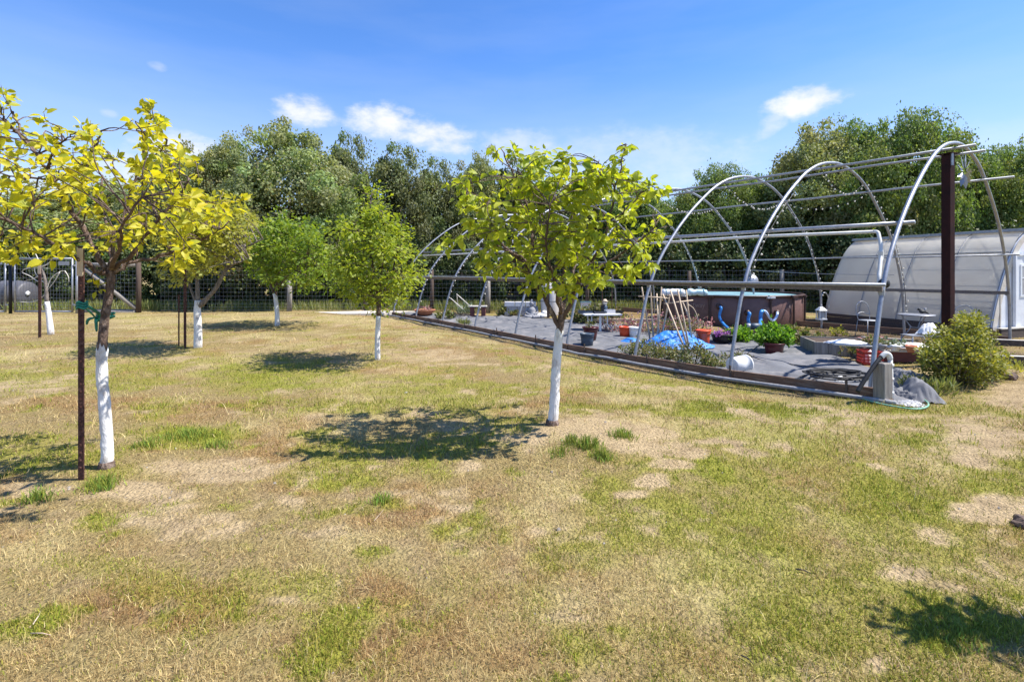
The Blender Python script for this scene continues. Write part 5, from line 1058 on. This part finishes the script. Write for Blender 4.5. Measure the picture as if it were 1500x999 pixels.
for a, b in (((669,431),(689,449)),((660,437),(678,453))): MB().tube([at(*a,19.6)-q0, at(*b,19.4)-q0], .022, 6).build('pole', M['trim'], sb_, True)
MB().tube([at(*(669,431),19.6)-q0, Vector((-.55,.5,-.02))], .022, 6).build('prop', M['trim'], sb_, True)
tk = thing('water_tank', 'tall white water tank with rounded top behind the centre tree', 'tank', on(806,461)); kk = mpx(1,461)
MB().lathe([(.36,0),(.375,.03),(.375,1.02),(.36,1.13),(.27,1.22),(.10,1.26)], 24, (0,0,0), True, True).build('shell', M['tank'], tk, True); MB().lathe([(.10,1.255),(.10,1.31),(.04,1.33)], 12, (0,0,0), False, True).build('cap', M['white'], tk, True)
for z in (.55,): MB().lathe([(.377,z-.02),(.386,z),(.377,z+.02)], 24).build('hoop_band', M['stone'], tk, True)
o = MB().box((0,0,.75), (.10,.10,1.6)).build('dark_post', M['darkwood'], None); o.location = on(803,466); tag(o, 'dark square post right in front of the white tank', 'post')
o = thing('white_gravel_bag', 'torn white sack lying beside the stone figure', 'sack', sit(792,465)); mb = MB(); mb.ball((0,0,.07), .24, 12, 7, (1.2,.7,.5)); mb.build('sack', M['white'], o, True); mb = MB(); mb.ball((.14,0,.15), .13, 10, 6, (1,.7,1.1)); mb.build('crumpled_neck', M['white'], o, True)
o = MB().box((0,0,.06), (3.1,.12,.10)).build('edging_plank', M['bamboo'], None, bevel=.006); o.location = on(930,471.5); o.rotation_euler = (0,0,R(-3)); tag(o, 'pale plank edging behind the folding table', 'plank')
o = thing('green_awning_bit', 'white board corner showing beside the folding table plants', 'board', on(858,460)); MB().box((0,0,.25), (.40,.05,.42)).build('board', M['tank'], o); MB().box((0,-.028,.48), (.44,.03,.05)).build('top_edge', M['poolcover'], o)
o = MB().tube(drape(hw(8.2,2.2,1.60)-hw(8.2,2.2,1.6), hw(8.2,6.4,1.75)-hw(8.2,2.2,1.6), .05, 10), .008, 5).build('wire_line', M['galv'], None); o.location = hw(8.2,2.2,1.6); tag(o, 'thin pale wire strung above the pool', 'wire')
o = MB().lathe([(.02,0),(.19,.01),(.19,.05),(.02,.06)], 16, (0,0,0), True, True, Matrix.Rotation(R(75),3,'X')).build('metal_disc', M['galv'], None, True); o.location = hw(8.14,6.07,1.38); tag(o, 'round metal disc fixed on the fourth hoop above the pool', 'disc')

# lantern
ln = thing('lantern', 'white lantern hanging from a bracket on the third hoop leg', 'lantern', hw(8.05,2*STEP-.12,.25))
for sx in (-1,1):
    for sy in (-1,1): MB().box((sx*.11,sy*.11,.22), (.025,.025,.30)).build('corner_post', M['white'], ln)
ln.scale = (.8,.8,.8); MB().box((0,0,.05), (.28,.28,.05)).build('base', M['white'], ln, bevel=.006); MB().lathe([(.21,.37),(.10,.47),(.04,.50)], 4, (0,0,0), True, True, Matrix.Rotation(R(45),3,'Z')).build('roof', M['white'], ln); MB().box((0,0,.22), (.17,.17,.26)).build('glass_box', M['glass'], ln); MB().tube([(.045*math.cos(a),0,.535+.045*math.sin(a)) for a in [k*PI/6 for k in range(13)]], .007, 5).build('ring', M['galv'], ln, True)
o = MB().tube(spline([(.30,.12,.30),(.28,.11,.62),(.18,.06,.80),(.04,.01,.78),(0,0,.60)],5), .014, 6).build('hanging_hook', M['galv'], None, True); o.location = ln.location; tag(o, 'curved metal hook holding the white lantern', 'hook')

# ------------------------------------------------------------------ seating corner
bi = thing('bistro_table', 'round grey metal table with thin legs before the greenhouse', 'table', sit(1342,498)); zt = (HZ-461)*bi.location.y/F+H-bi.location.z
MB().lathe([(.02,zt-.015),(.36,zt-.02),(.385,zt-.01),(.385,zt+.005),(.36,zt+.012),(.02,zt+.012)], 32, (0,0,0), True, True).build('table_top', M['galv'], bi, True)
for k in range(3):
    a = 2*PI*k/3+.5; d = Vector((math.cos(a), math.sin(a), 0)); MB().tube(spline([d*.30+Vector((0,0,zt-.02)), d*.14+Vector((0,0,zt*.6)), d*.12+Vector((0,0,zt*.45)), d*.32], 5), .013, 7).build('leg', M['galv'], bi, True)
MB().tube([(.13*math.cos(a),.13*math.sin(a),zt*.5) for a in [k*PI/8 for k in range(17)]], .009, 5).build('ring_brace', M['galv'], bi, True)
bd = thing('bird_ornament', 'dark bird ornament on the round metal table', 'ornament', bi.location+Vector((.16,0,zt+.013))); MB().ball((0,0,.06), .06, 10, 6, (1.5,.8,.8)).build('body', M['black'], bd, True); MB().ball((-.09,0,.12), .035, 8, 5).build('head', M['black'], bd, True); MB().tube([(.07,0,.05),(.17,0,.0)], [.03,.01], 6).build('tail', M['black'], bd, True); MB().tube([(.04,0,.06),(.07,0,.16)], [.02,.03], 6).build('wing', M['stone'], bd, True)
def chair(label, px, py, rz, sc_=1):
    r = thing('garden_chair', label, 'chair', sit(px,py), rz, 'metal garden chairs'); s = .20*sc_; h = .45*sc_
    MB().lathe([(.02,h-.008),(s,h-.01),(s+.015,h),(s,h+.01),(.02,h+.006)], 22, (0,0,0), True, True).build('seat', M['galv_dull'], r, True)
    for x in (-1,1):
        for y in (-1,1): MB().tube([(x*s*.75,y*s*.75,h),(x*s*.95,y*s*.95,0)], .010, 6).build('leg', M['galv_dull'], r, True)
    MB().tube(spline([(-s*.85,s*.55,h),(-s*1.0,s*.75,h+.22),(-s*.75,s*.85,h+.40),(0,s*.9,h+.48),(s*.75,s*.85,h+.40),(s*1.0,s*.75,h+.22),(s*.85,s*.55,h)],5), .010, 6).build('back_hoop', M['galv_dull'], r, True)
    MB().tube(spline([(-s*.95,s*.7,h+.14),(0,s*.88,h+.2),(s*.95,s*.7,h+.14)],5), .008, 5).build('back_rail', M['galv_dull'], r, True)
chair('thin metal chair with round hoop back before the greenhouse planks', 1271, 494, R(10)); chair('metal chair half hidden behind the shrub', 1416, 508, R(-30))
bn = thing('low_bench', 'low pale metal stand carrying a white cloth bundle beside the shrub', 'bench', sit(1352,516)); bw = .40
MB().box((0,0,.37), (.72,.34,.02)).build('top', M['galv'], bn)
for x in (-.34,.34):
    for y in (-.15,.15): MB().tube([(x,y,.37),(x,y,0)], .014, 6).build('leg', M['galv'], bn, True)
o = heap('cloth_bundle', 'white cloth bundle on the low metal stand', 'cloth', 1358, 512, .26, .16, .22, 'white', 14, 30); o.location = bn.location+Vector((.12,0,.38))
rbx = thing('raised_bed', 'grey weathered plank bed at the cloth edge', 'planter', sit(1240,522), R(-14))
for k in range(5): MB().box((-.46+k*.23,-.0-.004*(k % 2),.145), (.225,.035,.30)).build('plank', M['greywood'], rbx, bevel=.005)
MB().box((-.585,.5,.145), (.035,1.0,.30)).build('side_board', M['greywood'], rbx); MB().box((.585,.5,.145), (.035,1.0,.30)).build('side_board', M['greywood'], rbx); MB().box((0,.99,.145), (1.13,.035,.30)).build('back_board', M['greywood'], rbx); MB().box((0,.5,.24), (1.12,.94,.06)).build('soil', M['soil'], rbx)
rr2 = thing('red_bed', 'faded red timber bed behind the old post and pipe', 'planter', sit(1325,532), R(-10))
MB().box((0,0,.13), (1.05,.05,.20)).build('front_board', M['redwood'], rr2, bevel=.006); MB().box((0,1.0,.13), (1.05,.05,.20)).build('back_board', M['redwood'], rr2)
for s in (-1,1): MB().box((s*.50,.5,.13), (.05,.94,.199)).build('side_board', M['redwood'], rr2)
MB().box((0,.5,.16), (.94,.93,.08)).build('soil', M['soil'], rr2); MB().box((.1,.02,.243), (1.0,.14,.022)).build('top_plank', M['trim'], rr2)
for i, (px, py, rx, ry, h, mt, lb) in enumerate(((1238,503,.42,.22,.05,'white','white plastic film scraps on the grey plank bed'),(1300,505,.5,.2,.05,'clear','cloudy film scraps between the two beds'),(1338,508,.36,.2,.06,'white','pale scraps on the red bed'),(1278,497,.5,.25,.06,'redwood','reddish bark heap behind the beds'))):
    o = heap('film_scraps' if mt != 'redwood' else 'bark_heap', lb, 'scraps', px, py, rx, ry, h, mt, 20+i, 30, .8); 
    z0 = .29 if i == 0 else (.22 if i in (1, 2) else .05); p = G(px, py, z0); o.location = p
for i, (px, py, z, ln_, rz_, lb, mt) in enumerate(((1252,507,.30,.75,-8,'pale plank lying across the grey plank bed','trim'),(1285,503,.20,.9,6,'pale plank between the two beds','greywood'),(1318,511,.26,.6,-20,'short pale board on the red bed','trim'),(1300,497,.16,1.1,-3,'long grey board behind the beds','greywood'))):
    o = MB().box((0,0,.015), (ln_,.12,.03)).build('loose_plank', M[mt], None, bevel=.004); o.location = G(px,py,z); o.rotation_euler = (R(2),R(3),R(rz_)); tag(o, lb, 'plank', 'loose planks on the beds')
for i, (px, py, lb, mt, rt, h) in enumerate(((1312,514,'small white pot lying among the bed scraps','white',.07,.10),(1334,516,'small terracotta pot on the red bed','terracotta',.075,.11),(1292,512,'tiny grey pot on the bed edge','stone',.06,.09))): vessel('small_pot', lb, 'pot', G(px,py,.25), rt*.7, rt, h, mt, 'small pots on the beds', n=12)
for i, (px, py, lb, mt) in enumerate(((1280,506,'pale green seedlings between the beds','weedleaf'),(1305,508,'grey-green succulents on the bed','succulent'),(1365,520,'dry stalks at the shrub side of the red bed','weedleaf'),(1247,520,'weeds growing against the grey plank bed','weedleaf'),(1226,492,'dry weed stalks before the greenhouse planks','leaf_dusty'))):
    plant('bed_plant', lb, 'plant', G(px,py,.22 if i < 2 else 0.0), (.22,.16,.14 if i < 3 else .2), 14, 170, .06, M[mt], 70+i, 6, None, RHOMB, RHOMB_F, 1.0, -.1)
mc = thing('milk_crate', 'red plastic milk crate full of pale odds and ends', 'crate', sit(1274,533), R(-14)); cw, cd, ch = .33, .33, .27
MB().box((0,0,.012), (cw,cd,.022)).build('floor', M['crate'], mc)
for s in (-1,1):
    for ax in (0,1):
        m_ = MB()
        for z, hh in ((.035,.045),(.105,.018),(.17,.018),(ch-.03,.05)): m_.box((0,s*cd/2,z) if ax == 0 else (s*cw/2,0,z), (cw,.016,hh) if ax == 0 else (.016,cd-.02,hh))
        for k in range(6): v = -.15+k*.06; m_.box((v,s*(cd/2-.001),ch*.42) if ax == 0 else (s*(cw/2-.001),v*.94,ch*.42), (.014,.012,ch*.72) if ax == 0 else (.012,.014,ch*.72))
        m_.build('side_grid', M['crate'], mc)
o = heap('crate_contents', 'crumpled pale rags inside the red milk crate', 'rags', 1274, 533, .15, .15, .20, 'white', 31, 24, .8); o.location = mc.location+Vector((0,0,.03))
vessel('orange_jar', 'orange plastic jar beside the red milk crate', 'jar', sit(1284,532), .07, .08, .22, 'orange', n=14, soil=False, lid='orange')
vessel('orange_pot', 'small orange pot on the red bed by the shrub', 'pot', G(1335,514,.25), .06, .08, .10, 'orange', n=14)

# ------------------------------------------------------------------ near corner: old post, pipe, hoses, rolled mesh
op = thing('wooden_post', 'short weathered square post at the near corner of the frame', 'post', on(1293,590)); hp = (HZ-531)*op.location.y/F+H-op.location.z
q = Matrix.Rotation(R(18),3,'Z'); MB().box((0,0,hp/2-.1), (.155,.155,hp+.2), q).build('timber', M['greywood'], op, bevel=.012); MB().box((.02,-.085,.03), (.15,.02,.07), q).build('foot_block', M['board'], op); MB().box((.085,-.01,hp*.55), (.012,.06,hp*.5), q).build('red_bracket', M['crate'], op)
rp = thing('standpipe', 'white plastic standpipe with bent top beside the short square post', 'pipe', on(1306,590)); y0 = rp.location.y; L2 = lambda px, py, d=0: at(px,py,y0+d)-rp.location
MB().tube([(0,0,-.05), L2(1305,560), L2(1304,526)], .028, 10).build('riser', M['pvc'], rp, True); MB().tube(spline([L2(1304,526), L2(1302,520), L2(1297,518), L2(1291,523)],5), .033, 10).build('elbow', M['pvc'], rp, True)
for py in (575,555,535): MB().tube([L2(1305,py+2), L2(1305,py-2)], .036, 10).build('coupling', M['pvc'], rp, True)
o = MB().tube(spline([L2(1291,523), L2(1284,531,-.02), L2(1274,545,-.05), L2(1263,562,-.08), L2(1256,574,-.10)],6), .027, 9).build('black_hose', M['black'], None, True); o.location = rp.location; tag(o, 'thick black hose sloping down from the bent standpipe', 'hose')
def ground_line(name, label, cat, pts, r, mt, dz=.01):
    q = spline([on(*p)+Vector((0,0,r+dz)) for p in pts], 8); c = q[0].copy(); o = MB().tube([v-c for v in q], r, 7).build(name, M[mt], None, True); o.location = c; tag(o, label, cat); return o
ground_line('garden_hose', 'green garden hose looping round the near corner', 'hose', [(1255,585),(1272,590),(1295,596),(1330,602),(1350,602),(1360,597),(1355,590),(1335,582),(1312,578)], .011, 'greenhose', .02)
def coil():
    c = sit(1225,556,.03); m_ = MB(); pts = []
    for k in range(120): a = k*2*PI/20; rr_ = .34+.05*math.sin(k*.37)+.02*hr.gauss(0,1); pts.append(Vector((math.cos(a)*rr_*1.25, math.sin(a)*rr_*.9, .03+.03*math.sin(k*.21)+.0005*k)))
    o = m_.tube(spline(pts,2), .011, 5).build('tubing_coil', M['black'], None, True); o.location = c; tag(o, 'loose coil of black drip tubing on the cloth', 'tubing')
coil()
for i, pts in enumerate(([(1155,566),(1168,556),(1185,549),(1208,544)], [(1178,566),(1195,556),(1215,551),(1240,553)], [(1120,500),(1090,520),(1070,524)], [(1080,512),(1110,527),(1160,535),(1215,543)])):
    q = spline([sit(*p, .02) for p in pts], 6); c = q[0].copy(); o = MB().tube([v-c for v in q], .010, 5).build('drip_line', M['black'], None, True); o.location = c
    tag(o, ('drip line curving up from front board nearest the white bucket','drip line running into the loose coil','drip line beside the squat maroon pot','drip line crossing the open cloth')[i], 'drip line')
o = heap('plastic_scrap', 'white crumpled plastic scrap beside the drip coil', 'scrap', 1232, 558, .11, .08, .06, 'white', 44, 20, .9)
o = heap('plastic_film', 'cloudy plastic film lying inside the garden hose loop', 'plastic sheet', 1333, 592,   .19, .15, .04, 'clear', 46, 36, .8)
def fold(label, a, b, w, h, mat, seed):
    """a loose creased ridge of sheet running from a to b"""
    a = on(*a); b = on(*b); d = b-a; sd = Vector((-d.y, d.x, 0)).normalized(); nu, nv = 46, 26; g = np.random.default_rng(seed)
    u, v = np.meshgrid(np.linspace(0, 1, nu), np.linspace(-1, 1, nv)); u = u.ravel(); v = v.ravel(); env = sstep(0, .10, u)*sstep(1, .82, u)
    asym = v+.25*(fbm(u*4, v*0, 1, seed, 2)-.5)
    z = h*env*np.clip(1-np.abs(asym)**1.5, 0, 1)*(.8+.5*(fbm(u*3, v*.6, .5, seed+1, 3)-.5))+.035*(1-np.abs(fbm(u*2.2, v*.9, .30, seed+2, 3)-.5)*4)*(1-v*v)
    wv = w*(1+.35*(fbm(u*3, v, .6, seed+3, 2)-.5)); P = np.array(a)[None]*0+u[:, None]*np.array(d)[None]+(v*wv)[:, None]*np.array(sd)[None]; P[:, 2] += np.maximum(z, .006)
    i = np.arange(nu*(nv-1)).reshape(nv-1, nu)[:, :-1].ravel(); o = np_obj('mesh_fold', P, np.stack([i, i+1, i+nu+1, i+nu], 1), M[mat], smooth=True); o.location = a; tag(o, label, 'mesh sheet', 'loose shade mesh at the near corner')
fold('thick fold of grey shade mesh sloping towards the viewer', (1316,560), (1366,592), .20, .26, 'meshroll', 1); fold('thinner fold of grey shade mesh behind the short post', (1308,550), (1364,566), .18, .18, 'meshroll', 2); fold('low fold of mesh next to the plastic film', (1306,579), (1352,588), .12, .09, 'meshroll', 3)
sr = thing('garden_shrub', 'rounded shrub with yellow-tipped leaves beside the near corner', 'shrub', on(1402,562)); 
def shrub():
    g = np.random.default_rng(77); r_ = random.Random(77); Y0 = sr.location.y; blobs = [(1405,500,34),(1425,490,30),(1420,475,14),(1375,515,26),(1440,520,26),(1400,530,34),(1430,545,26),(1370,535,18),(1395,550,20),(1460,530,16),(1412,468,7),(1450,545,18),(1358,512,10)]
    P, D, Nn, S = [], [], [], []; st = MB(); tot = sum(b[2]**2 for b in blobs)
    for bx, by, br in blobs:
        for _ in range(max(2, round(230*br*br/tot))):
            a = r_.uniform(0, 2*PI); q = br*math.sqrt(r_.random()); c = at(bx+q*math.cos(a), by+q*math.sin(a), Y0+r_.gauss(0,.26))-sr.location; c.z = max(c.z, .06)
            st.tube(spline([(c.x*.12,c.y*.12,-.02),(c.x*.55,c.y*.55,c.z*.5),c],3), [.010,.009,.008,.006,.005,.004,.003], 4, False)
            for j in range(60): o = Vector((r_.gauss(0,1),r_.gauss(0,1),r_.gauss(0,.9))); p = c+o*.042; p.z = max(p.z, .01); P.append(p); D.append(o+Vector((0,0,.4))); Nn.append((r_.gauss(0,.6),r_.gauss(0,.6),1)); S.append(r_.uniform(.028,.054))
    st.build('stems', M['greybark'], sr, False, 'stuff'); leaf_mesh('foliage', *[np.array(v, float) for v in (P, D, Nn, S)], M['shrubleaf'], sr, LEAF, LEAF_F)
shrub()
for i, (px, py, rx, n, lb) in enumerate(((1345,572,.22,260,'green grass clump between the mesh folds and shrub'),(1372,578,.26,300,'green grass clump at the foot of the shrub'),(1478,545,.35,260,'dry weeds beyond the shrub by the timber edging'))):
    plant('weed_clump', lb, 'weeds', on(px,py), (rx,.2,.12), 16, n, .13, M['vergeleaf'] if i < 2 else M['leaf_dusty'], 80+i, 4, None, RHOMB*np.array([1,.18,1]), RHOMB_F, 1.8, -.05)
def rock(label, px, py, r, seed):
    p = on(px,py); m_ = MB(); m_.ball((0,0,r*.35), r, 14, 9, (1.2,1,.7)); g = random.Random(seed); f = [g.uniform(0,6) for _ in range(6)]
    m_.v = [tuple(c*(1+.16*math.sin(9*v[0]/r*.3+f[0])*math.cos(8*v[1]/r*.3+f[1])+.10*math.sin(v[2]/r*5+f[2]+v[0]/r*4)) for c in v) for v in m_.v]; o = m_.build('rock', M['rock'], None, False); o.location = p; tag(o, label, 'rock')
rock('dark brown rock on the bare strip at the picture edge', 1499, 770, .06, 1); rock('small earth clod beyond the shrub', 1478, 556, .10, 2)
def twig(label, a, b, r, mt='bamboo'):
    pa, pb = on(*a), on(*b); o = MB().tube([(0,0,.012), (pb-pa)*.5+Vector((.006,0,.016)), pb-pa+Vector((0,0,.010))], [r*.7, r*.6, r*.4], 5).build('straw_stalk', M[mt], None, True); o.location = pa; tag(o, label, 'dry stalk', 'dry stalks lying on the lawn')
twig('pale dry stalk pointing away in the brown grass', (48,918), (60,897), .0045); twig('pale dry stalk lying flat across the brown grass', (45,931), (75,933), .0045); twig('pale stalk beneath the centre tree shadow', (548,765), (562,748), .004); twig('grey stick in the clover', (1165,836), (1188,842), .007, 'darkbark'); twig('thin pale stick at the picture edge near clover', (1482,892), (1499,908), .004); twig('dark thin stick in the pale grass', (1085,963), (1104,976), .005, 'darkbark')

# a fruit tree standing just outside the picture; only its shade on the clover is seen
sv = thing('fruit_tree', 'small leafy fruit tree beyond the picture edge casting shade on the clover', 'tree', (3.75,2.30,0))
def shade_tree():
    r_ = random.Random(5); P, D, Nn, S = [], [], [], []; st = MB()
    MB().tube([(0,0,-.05),(.02,0,.6),(0,.02,1.2),(-.02,0,1.6)], [.05,.045,.04,.03], 9).build('trunk', M['bark'], sv, True)
    for _ in range(44):
        t = r_.random(); c = Vector((-.50+1.1*t+r_.gauss(0,.05), .12-.30*t+r_.gauss(0,.035), 1.95+.15*t+r_.gauss(0,.05)))
        st.tube([(0,0,1.3),(c.x*.5,c.y*.5,1.65),c], [.016,.011,.004], 4, False)
        for j in range(30): o = Vector((r_.gauss(0,1),r_.gauss(0,1),r_.gauss(0,.8))); P.append(c+o*.06); D.append(o); Nn.append((r_.gauss(0,.5),r_.gauss(0,.5),1)); S.append(r_.uniform(.05,.09))
    st.build('twigs', M['bark'], sv, False, 'stuff'); leaf_mesh('foliage', *[np.array(v, float) for v in (P, D, Nn, S)], M['leaf_mid'], sv, LEAF, LEAF_F)
shade_tree()
